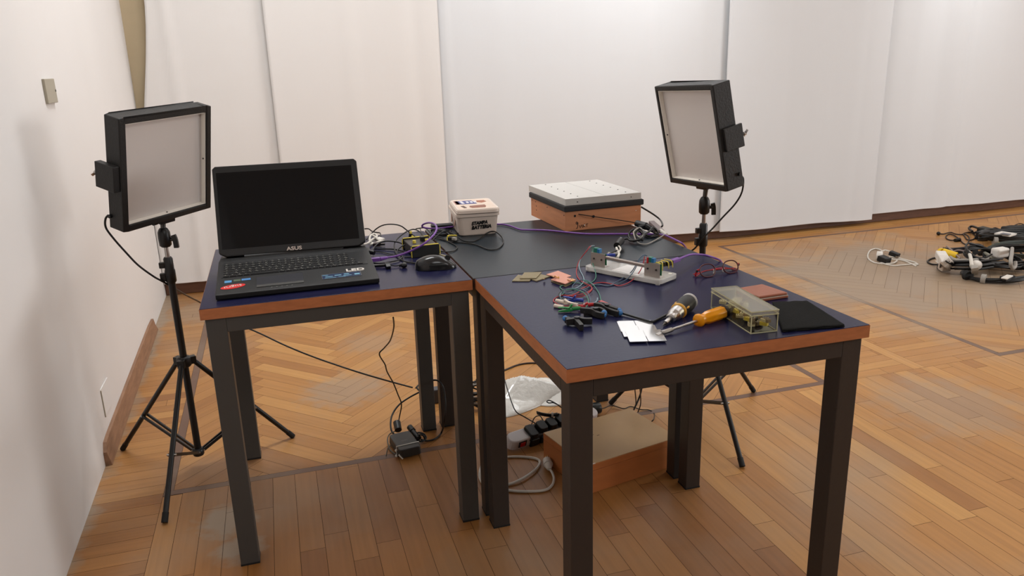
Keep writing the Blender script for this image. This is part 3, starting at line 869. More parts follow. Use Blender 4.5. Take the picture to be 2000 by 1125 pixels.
# plug cluster beside the wooden box
t = thing('knotted_cable', 'knotted black and grey cable with plugs, in front of the wooden box', 'cable', (0.6786, 0.3426, 0.7500))
mb = MB(); mb.cyl((0.6669, 0.3665, 0.7800), (0.6844, 0.3286, 0.7750), .011, .013); mb.cyl((0.6844, 0.3286, 0.7750), (0.7027, 0.2971, 0.7620), .011, .008); mb.build('socket', K_blk, t)
mb = MB(); mb.bar([(0.7374, 0.3957, 0.7720), (0.7331, 0.3452, 0.7640), (0.7258, 0.2978, 0.7580)], .020, .012, 1); mb.build('grey_plug', mat('taupe_plastic', (.52, .47, .47), .5), t, bev=.002)
mb = MB(); mb.cyl((0.7281, 0.3095, 0.7590), (0.7231, 0.2568, 0.7560), .008, .006); mb.build('plug_tip', K_wcab, t)
part_cable('black_loop', t, [(0.5212, 0.2114, 0.7540), (0.5482, 0.2357, 0.7580), (0.5686, 0.2297, 0.7640), (0.5739, 0.2143, 0.7600), (0.5871, 0.1759, 0.7700), (0.6114, 0.1968, 0.7800), (0.6270, 0.2580, 0.7850), (0.6031, 0.2687, 0.7800), (0.5859, 0.2549, 0.7640), (0.5833, 0.2116, 0.7580), (0.6095, 0.2143, 0.7700), (0.6508, 0.2394, 0.7780), (0.6874, 0.2826, 0.7800), (0.7057, 0.2882, 0.7600), (0.6709, 0.2638, 0.7560), (0.6481, 0.2700, 0.7620)], .0034, K_cab)
part_cable('black_loop', t, [(0.6457, 0.3112, 0.7800), (0.6811, 0.3221, 0.7800), (0.6869, 0.2961, 0.7740), (0.6924, 0.2769, 0.7600), (0.7233, 0.2928, 0.7540), (0.6806, 0.2608, 0.7540), (0.6531, 0.2649, 0.7540), (0.6210, 0.2604, 0.7800), (0.5919, 0.2224, 0.7700), (0.6168, 0.2140, 0.7560)], .003, K_cab)
part_cable('grey_loop', t, [(0.7274, 0.2721, 0.7560), (0.6657, 0.2176, 0.7540), (0.6069, 0.1725, 0.7540), (0.5893, 0.1945, 0.7560), (0.5854, 0.2090, 0.7700), (0.5942, 0.2351, 0.7840), (0.6278, 0.2596, 0.7880), (0.6200, 0.2179, 0.7800), (0.6029, 0.2009, 0.7700), (0.6056, 0.2396, 0.7720), (0.6260, 0.2668, 0.7800)], .0022, K_gcab)
mb = MB(); mb.cyl((0.4869, 0.1288, 0.7700), (0.5238, 0.1793, 0.7720), .0105, .012); mb.build('ring_connector', K_blk, t)
part_cable('jack_lead', t, [(0.4940, 0.1407, 0.7700), (0.4835, 0.0955, 0.7680), (0.4502, 0.0447, 0.7700), (0.4173, 0.0078, 0.7800), (0.4008, -0.0004, 0.7850)], .0028, K_wcab, label='grey-white lead')

# ------------------------------------------------------------------ purple cable
t = thing('purple_cable', 'long purple cable running from the laptop over the tables to the sensor', 'cable', (-0.1735, 0.3688, 0.7500))
part_cable('wire', t, [(-0.1883, 0.2929, 0.7640), (-0.1604, 0.2926, 0.7660), (-0.1220, 0.2856, 0.7780), (-0.0890, 0.2726, 0.7950), (-0.0618, 0.2789, 0.8100), (-0.0371, 0.3124, 0.8200), (-0.0202, 0.3617, 0.8250), (-0.0083, 0.4528, 0.8200), (-0.0156, 0.5108, 0.8150), (-0.0245, 0.5679, 0.8000), (-0.0271, 0.5755, 0.7900), (-0.0005, 0.5980, 0.7780), (0.0506, 0.6575, 0.7620), (0.1151, 0.6977, 0.7560), (0.1939, 0.7087, 0.7545), (0.2706, 0.6723, 0.7545), (0.2965, 0.6300, 0.7545), (0.3112, 0.5553, 0.7545), (0.3330, 0.5357, 0.7545), (0.3949, 0.4974, 0.7545), (0.4471, 0.4364, 0.7545), (0.5007, 0.3847, 0.7545), (0.5780, 0.3489, 0.7545), (0.6394, 0.3204, 0.7545), (0.7119, 0.2781, 0.7545), (0.7167, 0.2342, 0.7560), (0.7089, 0.1622, 0.7580), (0.7104, 0.1255, 0.7540), (0.7682, 0.2000, 0.7105), (0.7678, 0.1700, 0.6661), (0.7697, 0.1000, 0.6225), (0.7450, -0.0283, 0.6529), (0.7350, -0.0729, 0.7127), (0.7200, -0.0781, 0.7447), (0.6965, -0.0935, 0.7590), (0.6801, -0.0651, 0.7640), (0.6540, -0.0666, 0.7700), (0.6220, -0.0790, 0.7760), (0.5799, -0.1106, 0.7800), (0.5511, -0.1339, 0.7810)], .0031, K_pur, 8)
mb = MB(); mb.bar([(0.5226, -0.1462, 0.7810), (0.5552, -0.1295, 0.7810)], .013, .010, 1); mb.build('plug', K_pur, t, bev=.0015)
mb = MB(); mb.bar([(-0.2426, 0.2870, 0.7630), (-0.2122, 0.2872, 0.7630)], .014, .011, 1); mb.cyl((-0.2122, 0.2872, 0.7630), (-0.1883, 0.2929, 0.7640), .0065, .004); mb.build('plug', K_pur, t, bev=.0015)

# ------------------------------------------------------------------ mouse
mb = MB(T(-.068, .163, .75) @ Rz(-.16))
NU, NV = 24, 12; vs = []; fs = []
for j in range(NV + 1):
    v_ = j / NV
    for i in range(NU + 1):
        u_ = -1 + 2 * i / NU
        wd = .0315 * math.sqrt(max(0, 1 - abs(u_) ** 3.2)) * (1 - .12 * math.exp(-(u_ - .2) ** 2 / .08))
        hz = .039 * (1 - abs(u_ + .15) ** 2.2 * .62) * (1 if abs(u_) < .97 else .6)
        ang = PI * v_
        vs.append((.060 * u_, -wd * math.cos(ang), max(.002, hz * math.sin(ang) ** .55) if 0 < j < NV else .002))
for j in range(NV):
    for i in range(NU):
        a = j * (NU + 1) + i
        fs.append((a, a + 1, a + NU + 2, a + NU + 1))
t = thing('computer_mouse', 'glossy black computer mouse beside the laptop', 'computer mouse', (-.068, .163, .75), -.16)
fs.append(tuple([j * (NU + 1) for j in range(NV + 1)]))
fs.append(tuple([j * (NU + 1) + NU for j in range(NV, -1, -1)]))
mb.add(vs, fs, True); mb.build('shell', mat('mouse_black', (.13, .13, .135), .20), t)
mb = MB(T(-.068, .163, .75) @ Rz(-.16)); mb.cyl((.035, -.0035, .029), (.035, .0035, .029), .008, n=16); mb.build('scroll_wheel', K_matte, t)
mb = MB(T(-.068, .163, .75) @ Rz(-.16)); mb.prism([(x * .9, y * .9) for x, y in rrect(.118, .062, .022)], .0003, .004); mb.build('underside', K_matte, t)
mb = MB(T(-.068, .163, .75) @ Rz(-.16)); mb.b2(-.02, .03, -.0315, -.027, .012, .018); mb.build('side_button', K_matte, t, bev=.001)

# ------------------------------------------------------------------ black boxes with yellow trim
def trim_box(P, rz, dims, label, nb):
    M_ = T(*P) @ Rz(rz); w_, d_, h_ = dims
    t = thing('connector_box', label, 'connector box', P, rz)
    body = MB(M_).b2(-w_ / 2 + .003, w_ / 2 - .003, -d_ / 2 + .003, d_ / 2 - .003, .004, h_ - .004).build('body', mat('box_dark', (.16, .14, .13), .45), t, bev=.002)
    for y in (-d_ / 2, d_ / 2 - .005):
        pl = MB(M_).b2(-w_ / 2, w_ / 2, y, y + .005, 0, h_).build('end_plate', K_matte, t, bev=.002)
        pts = [(-w_ / 2, y + .0025, .001), (-w_ / 2, y + .0025, h_ - .004), (-w_ / 2 + .004, y + .0025, h_), (w_ / 2 - .004, y + .0025, h_), (w_ / 2, y + .0025, h_ - .004), (w_ / 2, y + .0025, .001)]
        MB().tube([M_ @ Vector(p) for p in pts], .0022, 6, 1).build('yellow_trim', K_yel, pl)
    for k in range(nb):
        x = -w_ / 2 + w_ * (k + .6) / (nb + .2)
        mb = MB(M_); mb.cyl((x, .0, h_ - .004), (x, .0, h_ + .004), .0055); mb.build('yellow_button', K_yel, body)
    mb = MB(M_); mb.b2(.004, .018, .010, .026, h_ - .004, h_ + .010); mb.build('black_plug', K_blk, body, bev=.001)
    return t
trim_box((-.071, .378, .75), .06, (.088, .130, .036), 'black connector box with yellow trim and buttons, behind the mouse', 2)
t = thing('small_connector', 'small black and yellow connector lying left of the cream tub', 'connector', (0.0700, 0.5357, 0.7500))
mb = MB(); mb.bar([(0.0446, 0.4996, 0.7580), (0.0715, 0.4873, 0.7580)], .026, .014, 1); mb.build('body', K_matte, t, bev=.002)
mb = MB(); mb.bar([(0.0399, 0.4918, 0.7670), (0.0487, 0.5000, 0.7680), (0.0708, 0.4898, 0.7680)], .003, .004); mb.tube([(0.0383, 0.4880, 0.7540), (0.0410, 0.4975, 0.7640), (0.0519, 0.4985, 0.7680), (0.0708, 0.4898, 0.7680)], .0018, 6, 3); mb.build('yellow_trim', K_yel, t)
mb = MB(); mb.bar([(0.0515, 0.4671, 0.7640), (0.0607, 0.4545, 0.7640)], .010, .008, 1); mb.build('grey_socket', K_gcab, t)
t = thing('small_connector', 'two yellow banana plugs standing behind the black connector box', 'plug', (-0.0638, 0.5711, 0.7500))
for pa, pb in (((-0.0692, 0.5888, 0.7540), (-0.0711, 0.5604, 0.7740)), ((-0.0755, 0.5233, 0.7540), (-0.0760, 0.5047, 0.7700))):
    mb = MB(); mb.cyl(pa, pb, .0055, .005); o = mb.build('barrel', K_matte, t)
    mb = MB(); mb.cyl(pb, Vector(pb) + Vector((0.002, 0, .008)), .0045, .003); mb.build('tip', K_yel, o)

# ------------------------------------------------------------------ cables behind the mouse
G_ = 'loose cables on the left table'
def cab(pts, r, m, label, name='cable', sub=7): return cable(name, label, 'cable', pts, r, m, G_, sub)
cab([(-0.2134, 0.6105, 0.7560), (-0.1946, 0.6452, 0.7650), (-0.1724, 0.6588, 0.7800), (-0.1516, 0.6359, 0.7950), (-0.1246, 0.6153, 0.8000), (-0.0976, 0.6009, 0.7950), (-0.0782, 0.5871, 0.7800), (-0.0629, 0.5703, 0.7660), (-0.0464, 0.5684, 0.7560), (-0.0222, 0.5671, 0.7540), (0.0102, 0.5698, 0.7540), (0.0398, 0.5918, 0.7540)], .0022, K_cab, 'thin black cable arching highest between the laptop and the purple loop')
cab([(-0.2054, 0.7264, 0.7700), (-0.1919, 0.7200, 0.7700), (-0.1814, 0.7092, 0.7620), (-0.1681, 0.7047, 0.7580), (-0.1563, 0.7001, 0.7560), (-0.1594, 0.6659, 0.7540), (-0.1684, 0.6393, 0.7530)], .0022, K_cab, 'short black cable kinking just right of the laptop screen edge')
cab([(-0.1497, 0.3666, 0.7530), (-0.1489, 0.4106, 0.7580), (-0.1428, 0.4576, 0.7640), (-0.1298, 0.4960, 0.7700), (-0.1083, 0.5327, 0.7760), (-0.0811, 0.5703, 0.7800), (-0.0542, 0.5942, 0.7800), (-0.0393, 0.5623, 0.7760), (-0.0384, 0.4959, 0.7700), (-0.0465, 0.4203, 0.7660), (-0.0616, 0.3606, 0.7620), (-0.0835, 0.3327, 0.7540), (-0.1097, 0.3202, 0.7530), (-0.1329, 0.3234, 0.7530)], .0022, K_cab, 'black cable looping wide around the yellow trimmed connector box')
cab([(-0.2152, 0.4343, 0.7560), (-0.2045, 0.4634, 0.7620), (-0.1852, 0.4804, 0.7700), (-0.1630, 0.4850, 0.7720), (-0.1365, 0.4744, 0.7700), (-0.1157, 0.4613, 0.7640), (-0.1108, 0.4241, 0.7580), (-0.1189, 0.3778, 0.7540)], .0024, K_cab, 'black cable in a low arch from the laptop side to the connector box')
cab([(-0.2075, 0.4705, 0.7540), (-0.1766, 0.4566, 0.7540), (-0.1470, 0.4356, 0.7540), (-0.1241, 0.3950, 0.7540), (-0.1215, 0.3716, 0.7540)], .0026, K_cab, 'straight black cable passing above the purple plug')
cab([(-0.2147, 0.4401, 0.7530), (-0.1898, 0.4214, 0.7530), (-0.1711, 0.3835, 0.7530), (-0.1563, 0.3551, 0.7530), (-0.1462, 0.2807, 0.7530), (-0.1293, 0.2530, 0.7530)], .0018, K_cab, 'thin black wire slanting under the purple cable')
cab([(-0.2392, 0.2837, 0.7540), (-0.2105, 0.2711, 0.7540), (-0.1791, 0.2774, 0.7540), (-0.1573, 0.2881, 0.7540), (-0.1405, 0.3153, 0.7540), (-0.1414, 0.3281, 0.7560), (-0.1503, 0.3127, 0.7540), (-0.1397, 0.2643, 0.7530), (-0.1144, 0.2332, 0.7530)], .0022, K_cab, 'black cable with a small curl between the laptop and the mouse')
cab([(-0.1499, 0.3550, 0.7540), (-0.1448, 0.3846, 0.7600), (-0.1288, 0.4106, 0.7660), (-0.1072, 0.4211, 0.7700), (-0.0719, 0.4613, 0.7700), (-0.0365, 0.5075, 0.7640), (0.0085, 0.5444, 0.7540), (0.0453, 0.4730, 0.7530), (0.0809, 0.4403, 0.7530), (0.1121, 0.3938, 0.7530), (0.1275, 0.3244, 0.7530), (0.1416, 0.3030, 0.7530), (0.1687, 0.3212, 0.7530), (0.2012, 0.3855, 0.7530), (0.2168, 0.4560, 0.7560), (0.2163, 0.5158, 0.7600), (0.2047, 0.5394, 0.7600), (0.1791, 0.5262, 0.7560), (0.1410, 0.4712, 0.7530), (0.1079, 0.4444, 0.7530), (0.0881, 0.4701, 0.7530), (0.0768, 0.5094, 0.7600), (0.0608, 0.5373, 0.7700), (0.0412, 0.5440, 0.7740), (0.0221, 0.5386, 0.7680), (0.0002, 0.5200, 0.7580), (-0.0184, 0.4807, 0.7540)], .0022, K_cab, 'long black cable looping out over the slate table in front of the tub')
cab([(-0.0251, 0.7251, 0.7540), (-0.0030, 0.7028, 0.7600), (0.0019, 0.6509, 0.7640), (0.0068, 0.6051, 0.7580), (0.0134, 0.5683, 0.7540), (0.0294, 0.5434, 0.7540), (0.0390, 0.4758, 0.7530), (0.0476, 0.4230, 0.7530), (0.0453, 0.3768, 0.7530), (0.0252, 0.3402, 0.7530), (0.0013, 0.3360, 0.7530), (-0.0197, 0.3603, 0.7530), (-0.0259, 0.3781, 0.7530)], .0020, K_cab, 'black cable curling across the seam of the left and slate tables')
cab([(-0.0093, 0.5612, 0.7540), (0.0065, 0.5750, 0.7640), (0.0308, 0.5796, 0.7680), (0.0537, 0.5711, 0.7640), (0.0612, 0.5265, 0.7580), (0.0937, 0.5749, 0.7560), (0.1132, 0.5810, 0.7530)], .0028, K_cab, 'black cable bundled against the left side of the tub')
cab([(0.0215, 0.6796, 0.7530), (0.0440, 0.6615, 0.7600), (0.0603, 0.6348, 0.7600), (0.0804, 0.6281, 0.7540), (0.0528, 0.5858, 0.7540), (0.0281, 0.5872, 0.7560), (0.0203, 0.6365, 0.7560), (0.0366, 0.6252, 0.7640), (0.0614, 0.6072, 0.7580), (0.0767, 0.5798, 0.7530)], .0036, K_cab, 'tangled thick black cable behind the purple loop')
cab([(-0.0098, 0.7277, 0.7540), (-0.0155, 0.6779, 0.7530), (-0.0313, 0.5939, 0.7530), (-0.0406, 0.5631, 0.7530)], .0016, K_cab, 'very short thin black wire hanging down inside the loops')
cab([(-0.0279, 0.3520, 0.7540), (-0.0253, 0.3185, 0.7530), (-0.0177, 0.2936, 0.7530), (-0.0118, 0.2767, 0.7530), (-0.0146, 0.2570, 0.7530)], .0022, mat('cream_wire', (.72, .68, .55), .5), 'short cream wire end pointing at the mouse')
t = thing('black_module', 'flat black module lying behind the purple loop at the back of the tables', 'module', (0.0587, 0.7164, 0.7500))
mb = MB(); mb.bar([(0.0295, 0.7177, 0.7580), (0.1069, 0.7109, 0.7580)], .035, .014, 1); mb.build('case', K_matte, t, bev=.003)
t = thing('usb_adapter', 'flat white cable tangle behind the right edge of the laptop', 'cable', (-0.1875, 0.6278, 0.7500))
for q_ in ([(-0.2416, 0.4742, 0.7700), (-0.2216, 0.5079, 0.7660), (-0.1985, 0.5746, 0.7620), (-0.1787, 0.6074, 0.7640), (-0.1819, 0.6332, 0.7680), (-0.1992, 0.6046, 0.7700), (-0.2086, 0.5623, 0.7620), (-0.2015, 0.5428, 0.7550)], [(-0.1955, 0.6217, 0.7680), (-0.1857, 0.5920, 0.7660), (-0.1766, 0.5766, 0.7560), (-0.1615, 0.5879, 0.7540), (-0.1878, 0.5578, 0.7540), (-0.2134, 0.5272, 0.7560)]): part_cable('strand', t, q_, .0036, K_wcab)
mb = MB(); mb.bar([(-0.1793, 0.6072, 0.7570), (-0.1637, 0.5840, 0.7550)], .024, .010, 1); mb.build('plug', K_wht, t, bev=.002)
t = thing('usb_plug', 'brown-black usb plug lying behind the laptop beside the white tangle', 'plug', (-0.1739, 0.5375, 0.7500))
mb = MB(); mb.bar([(-0.2008, 0.5202, 0.7580), (-0.1788, 0.5102, 0.7580)], .022, .010, 1); mb.build('grip', mat('brown_black', (.20, .14, .13), .5), t, bev=.0015)
mb = MB(); mb.bar([(-0.1788, 0.5102, 0.7580), (-0.1657, 0.5083, 0.7580)], .013, .006, 1); mb.build('shell', K_dmet, t)
def jack(pa, pm, pb, label):
    t = thing('audio_plug', label, 'plug', pa, 0, 'plugs on the left table')
    mb = MB(); mb.cyl(pa, pm, .0035, .0045); mb.build('collar', K_cab, t)
    mb = MB(); mb.cyl(pm, pb, .0075, .0065); mb.build('grip', K_blk, t)
    return t
jack((-0.2257, 0.4497, 0.7620), (-0.2289, 0.3984, 0.7620), (-0.2162, 0.3870, 0.7600), 'black plug sticking from the rear right corner of the laptop')
t = jack((-0.2433, 0.2379, 0.7560), (-0.2055, 0.2301, 0.7570), (-0.1905, 0.2300, 0.7570), 'black plug with a downward T handle, nearest the laptop front')
mb = MB(); mb.bar([(-0.1994, 0.2191, 0.7590), (-0.1989, 0.2055, 0.7530)], .014, .012, 1); mb.build('handle', K_blk, t, bev=.0015)
part_cable('lead', t, [(-0.1905, 0.2300, 0.7570), (-0.1772, 0.2196, 0.7550), (-0.1612, 0.2256, 0.7550), (-0.1454, 0.2474, 0.7560)], .0018, K_cab)
t = jack((-0.1665, 0.2108, 0.7560), (-0.1597, 0.2059, 0.7580), (-0.1467, 0.2025, 0.7590), 'round black plug lying just left of the mouse')
mb = MB(); mb.ball((-0.1541, 0.2035, 0.7580), .010, (1, 1, .8)); mb.build('knob', K_blk, t)

# ------------------------------------------------------------------ sensor device on acrylic base
AB = T(.4104, -.1233, .75) @ Rz(-1.06)
K_acr = mat('frosted_acrylic', (.93, .92, .90), .22, trans=.55, ior=1.3)
t = thing('sensor_device', 'clear acrylic base with two metal plates, rod and green circuit boards', 'electronic device', (.4104, -.1233, .75), -1.06)
ab = MB(AB).prism([(x, y) for x, y in rrect(.248, .090, .012, 2)], .003, .0150).build('acrylic_base', K_acr, t, bev=.001)
mb = MB(AB)
for x in (-.112, .112):
    for y in (-.034, .034): mb.cyl((x, y, 0), (x, y, .003), .006)
mb.build('base_feet', K_wht, ab)
mb = MB(AB)
for x in (-.108, .108): mb.cyl((x, .030, .0151), (x, .030, .0156), .005)
mb.build('white_dots', K_wht, ab)
MB(AB).b2(-.035, .052, -.036, .036, .0151, .0154).build('white_label', mat('label_white', (.87, .86, .85), .6), ab)
mb = MB(AB)
for x in (-.078, .096): mb.cyl((x, -.020, .004), (x, -.020, .0145), .0016)
mb.build('base_bolts', K_dmet, ab)
K_plate = mat('brushed_aluminium', (.66, .63, .60), .42, .55, var=.05)
for x in (-.0887, .0887):
    pl = MB(AB).b2(x - .024, x + .024, -.0270, -.0255, .0152, .0530).build('metal_plate', K_plate, t)
    MB(AB).b2(x - .024, x + .024, -.0255, -.006, .0151, .0166).build('plate_flange', K_plate, pl)
    mb = MB(AB)
    for dx in (-.013, .013): mb.cyl((x + dx, -.0290, .036), (x + dx, -.0268, .036), .0026)
    mb.build('plate_screws', K_dmet, pl)
    pcb = MB(AB).b2(x - .020, x + .027, -.0235, -.0220, .022, .0525).build('circuit_board', K_dgrn, t)
    mb = MB(AB); mb.b2(x - .016, x - .004, -.026, -.014, .0525, .066); mb.build('green_terminal', mat('terminal_green', (.12, .45, .38), .4), pcb, bev=.0008)
    mb = MB(AB); mb.b2(x - .004, x + .004, -.026, -.014, .0525, .0645); mb.build('blue_terminal', mat('terminal_blue', (.12, .42, .62), .4), pcb, bev=.0008)
    mb = MB(AB)
    for k in range(4): mb.box((x + .018, -.0212, .028 + .006 * k), (.004, .003, .004))
    mb.build('board_chips', K_yel, pcb)
MB().cyl(AB @ Vector((-.064, -.022, .044)), AB @ Vector((.064, -.022, .0405)), .0048, n=16).build('rod', mat('grey_rod', (.55, .50, .47), .4, .3), t)
MB(AB).b2(.073, .077, -.030, -.022, .050, .066).build('red_block', K_red, t, bev=.0008)
mb = MB(); mb.bar([(0.4737, -0.1424, 0.7780), (0.5020, -0.1530, 0.7790)], .018, .012, 1); mb.bar([(0.5020, -0.1530, 0.7790), (0.5231, -0.1483, 0.7800)], .016, .013, 1); conn = mb.build('connector', mat('connector_dark', (.17, .15, .10), .4), t, bev=.001)
for u_ in ([(0.4759, -0.1615, 0.7880), (0.4822, -0.1668, 0.7900), (0.4756, -0.1853, 0.7880), (0.4828, -0.1725, 0.7700), (0.4837, -0.1682, 0.7660)], [(0.4814, -0.1653, 0.7940), (0.4921, -0.1797, 0.7920), (0.4940, -0.1850, 0.7860), (0.4992, -0.1761, 0.7720), (0.5089, -0.1580, 0.7680)], [(0.4940, -0.1587, 0.7940), (0.5074, -0.1682, 0.7920), (0.5104, -0.1742, 0.7860), (0.5142, -0.1709, 0.7720)], [(0.4634, -0.1561, 0.7880), (0.4709, -0.1653, 0.7880), (0.4779, -0.1754, 0.7840), (0.4830, -0.1691, 0.7720)]):
    o = MB().tube(u_, .0013, 6, 4).build('cable_tie', K_yel, conn)
part_cable('blue_plug', t, [(0.3817, -0.0295, 0.7860), (0.3945, -0.0287, 0.7860), (0.4076, -0.0345, 0.7860)], .0045, K_blue)
part_cable('black_wire', t, [(0.3968, -0.0165, 0.7860), (0.4174, 0.0012, 0.7860), (0.4379, 0.0216, 0.7840)], .0024, K_cab)
part_cable('white_plug', t, [(0.4674, 0.0896, 0.7740), (0.4505, 0.0454, 0.7760), (0.4320, -0.0055, 0.7800), (0.4105, -0.0420, 0.7800)], .0036, K_wcab)
K_wr = mat('wire_red', (.68, .15, .18), .45); K_wg = mat('wire_green', (.25, .50, .42), .45); K_wb = mat('wire_slate', (.25, .34, .42), .45); K_wl = mat('wire_pale_blue', (.55, .66, .70), .45)
def wire(pts, m, lab): part_cable('lead_wire', t, pts, .00135, m, 7, 6, lab)
wire([(0.3597, 0.0181, 0.8060), (0.3498, 0.0133, 0.8050), (0.3387, 0.0093, 0.7950), (0.3281, 0.0141, 0.7800), (0.3187, 0.0181, 0.7650), (0.3033, -0.0047, 0.7540), (0.2802, -0.0587, 0.7520), (0.2659, -0.1096, 0.7520), (0.2621, -0.1554, 0.7530), (0.2611, -0.1926, 0.7560), (0.2619, -0.2112, 0.7540), (0.2478, -0.2316, 0.7530), (0.2221, -0.2466, 0.7520), (0.1983, -0.2511, 0.7520), (0.1818, -0.2442, 0.7520), (0.1677, -0.2383, 0.7520), (0.1472, -0.2534, 0.7520), (0.1351, -0.2715, 0.7520), (0.1326, -0.2966, 0.7530), (0.1414, -0.3223, 0.7530), (0.1598, -0.3421, 0.7540), (0.1806, -0.3617, 0.7560), (0.1939, -0.3611, 0.7580)], K_wr, 'red wire from the left plate')
wire([(0.3634, 0.0118, 0.8070), (0.3546, 0.0134, 0.8060), (0.3424, 0.0144, 0.7950), (0.3283, 0.0184, 0.7760), (0.3150, 0.0090, 0.7600), (0.3001, -0.0358, 0.7530), (0.2851, -0.0953, 0.7520), (0.2671, -0.1430, 0.7520), (0.2408, -0.1794, 0.7520), (0.2176, -0.1952, 0.7520), (0.1925, -0.2020, 0.7540), (0.1697, -0.2294, 0.7560), (0.1588, -0.2548, 0.7550), (0.1562, -0.2689, 0.7540), (0.1713, -0.2576, 0.7530)], K_wl, 'pale blue wire from the left plate')
wire([(0.3561, 0.0058, 0.8060), (0.3533, 0.0028, 0.7950), (0.3405, -0.0239, 0.7800), (0.3337, -0.0475, 0.7700), (0.3277, -0.0762, 0.7600), (0.3154, -0.1122, 0.7530), (0.2958, -0.1444, 0.7520), (0.2782, -0.1584, 0.7520), (0.2597, -0.1612, 0.7520), (0.2411, -0.1426, 0.7520), (0.2184, -0.1490, 0.7520), (0.1927, -0.1642, 0.7520), (0.1872, -0.1975, 0.7520), (0.1803, -0.2230, 0.7530), (0.1693, -0.2377, 0.7530)], K_wg, 'green wire from the left plate')
wire([(0.4477, -0.1383, 0.8040), (0.4387, -0.1443, 0.8020), (0.4213, -0.1553, 0.7950), (0.4073, -0.1601, 0.7750), (0.3844, -0.1773, 0.7620), (0.3672, -0.1825, 0.7540), (0.3293, -0.2013, 0.7520), (0.3060, -0.2018, 0.7520), (0.2898, -0.1793, 0.7520), (0.2621, -0.1973, 0.7530), (0.2356, -0.2202, 0.7540), (0.2074, -0.2282, 0.7540), (0.1854, -0.2348, 0.7530), (0.1820, -0.2076, 0.7540), (0.1982, -0.2092, 0.7580), (0.2172, -0.2246, 0.7600), (0.2269, -0.2485, 0.7600), (0.2253, -0.2791, 0.7580), (0.2148, -0.3141, 0.7560), (0.1967, -0.3511, 0.7560), (0.1777, -0.3783, 0.7600)], K_wb, 'slate blue wire from the right plate')
wire([(0.4450, -0.1408, 0.8020), (0.4363, -0.1526, 0.7900), (0.4222, -0.1666, 0.7750), (0.4023, -0.1771, 0.7600), (0.3686, -0.2045, 0.7540), (0.3375, -0.2152, 0.7520), (0.3264, -0.1948, 0.7520), (0.3128, -0.1731, 0.7520), (0.2911, -0.1693, 0.7520), (0.2633, -0.1875, 0.7530), (0.2356, -0.2065, 0.7530), (0.2124, -0.2364, 0.7530), (0.1838, -0.2533, 0.7530), (0.1775, -0.2412, 0.7530)], K_wr, 'red wire from the right plate')
wire([(0.4537, -0.1384, 0.8020), (0.4441, -0.1393, 0.8060), (0.4298, -0.1440, 0.8000), (0.4161, -0.1508, 0.7860), (0.3988, -0.1591, 0.7700), (0.3838, -0.1534, 0.7560), (0.3461, -0.1804, 0.7530), (0.3133, -0.2049, 0.7520), (0.2970, -0.1928, 0.7520), (0.2805, -0.1806, 0.7520), (0.2761, -0.1567, 0.7560), (0.2648, -0.1488, 0.7580), (0.2505, -0.1481, 0.7580), (0.2264, -0.1727, 0.7560), (0.2161, -0.1918, 0.7540), (0.2194, -0.2047, 0.7530), (0.2427, -0.1891, 0.7530)], K_wb, 'second slate wire from the right plate')
wire([(0.2621, -0.1554, 0.7600), (0.2663, -0.1733, 0.7600), (0.2727, -0.1924, 0.7560), (0.2680, -0.2302, 0.7530), (0.2575, -0.2711, 0.7520), (0.2329, -0.3376, 0.7580), (0.2235, -0.3653, 0.7620)], K_wg, 'green wire reaching the red clip')
wire([(0.2425, -0.2931, 0.7520), (0.2318, -0.3152, 0.7530), (0.2168, -0.3315, 0.7530), (0.2004, -0.3326, 0.7540), (0.1905, -0.3309, 0.7560)], K_wl, 'pale wire entering the blue clip')
wire([(0.1837, -0.2107, 0.7560), (0.1623, -0.2383, 0.7580), (0.1550, -0.2614, 0.7560), (0.1639, -0.2627, 0.7540), (0.1705, -0.2561, 0.7540), (0.1536, -0.2794, 0.7560), (0.1465, -0.2913, 0.7550)], K_cab, 'dark wire by the blue clip')
wire([(0.1841, -0.2279, 0.7620), (0.2034, -0.2385, 0.7640), (0.2128, -0.2764, 0.7640), (0.2065, -0.3180, 0.7620), (0.1943, -0.3507, 0.7600), (0.1757, -0.3800, 0.7620)], K_wg, 'green wire to the green clip')
wire([(0.1854, -0.2492, 0.7530), (0.1970, -0.2683, 0.7530), (0.2181, -0.2701, 0.7550), (0.2404, -0.2493, 0.7560), (0.2543, -0.2328, 0.7580)], K_wr, 'red wire crossing the coil')

# ------------------------------------------------------------------ wooden tiles and copper clad pieces
K_mdf = mat('brown_board', (.55, .50, .38), .65, var=.06, vscale=40)
K_cop = mat('copper_clad', (.83, .58, .49), .42, .35)
def tile(pts, z0, z1, m, label, grp, name='board_tile', rough=None):
    poly = [(p[0], p[1]) for p in pts]
    ar = sum(poly[i][0] * poly[(i + 1) % len(poly)][1] - poly[(i + 1) % len(poly)][0] * poly[i][1] for i in range(len(poly)))
    if ar < 0: poly = poly[::-1]
    o = MB().prism(poly, z0, z1).build(name, m)
    return tag(o, label, 'tile', grp)
B_ = 'small boards on the front table'
tile([(0.0928, -0.0632, 0.7520), (0.1269, -0.0101, 0.7520), (0.1520, -0.0552, 0.7520), (0.1359, -0.0816, 0.7520)], .7503, .7530, K_mdf, 'brown board tile, leftmost and lowest of the brown ones', B_)
tile([(0.1458, -0.0693, 0.7520), (0.1859, -0.0297, 0.7520), (0.2020, -0.0596, 0.7520), (0.1755, -0.0764, 0.7520), (0.1536, -0.0891, 0.7520)], .7503, .7530, K_mdf, 'brown board tile lying under the right end of the topmost brown tile', B_)
tile([(0.1162, -0.0582, 0.7560), (0.1464, -0.0052, 0.7560), (0.1926, -0.0192, 0.7560), (0.1577, -0.0732, 0.7560)], .7533, .7560, K_mdf, 'brown board tile on top of two others', B_)
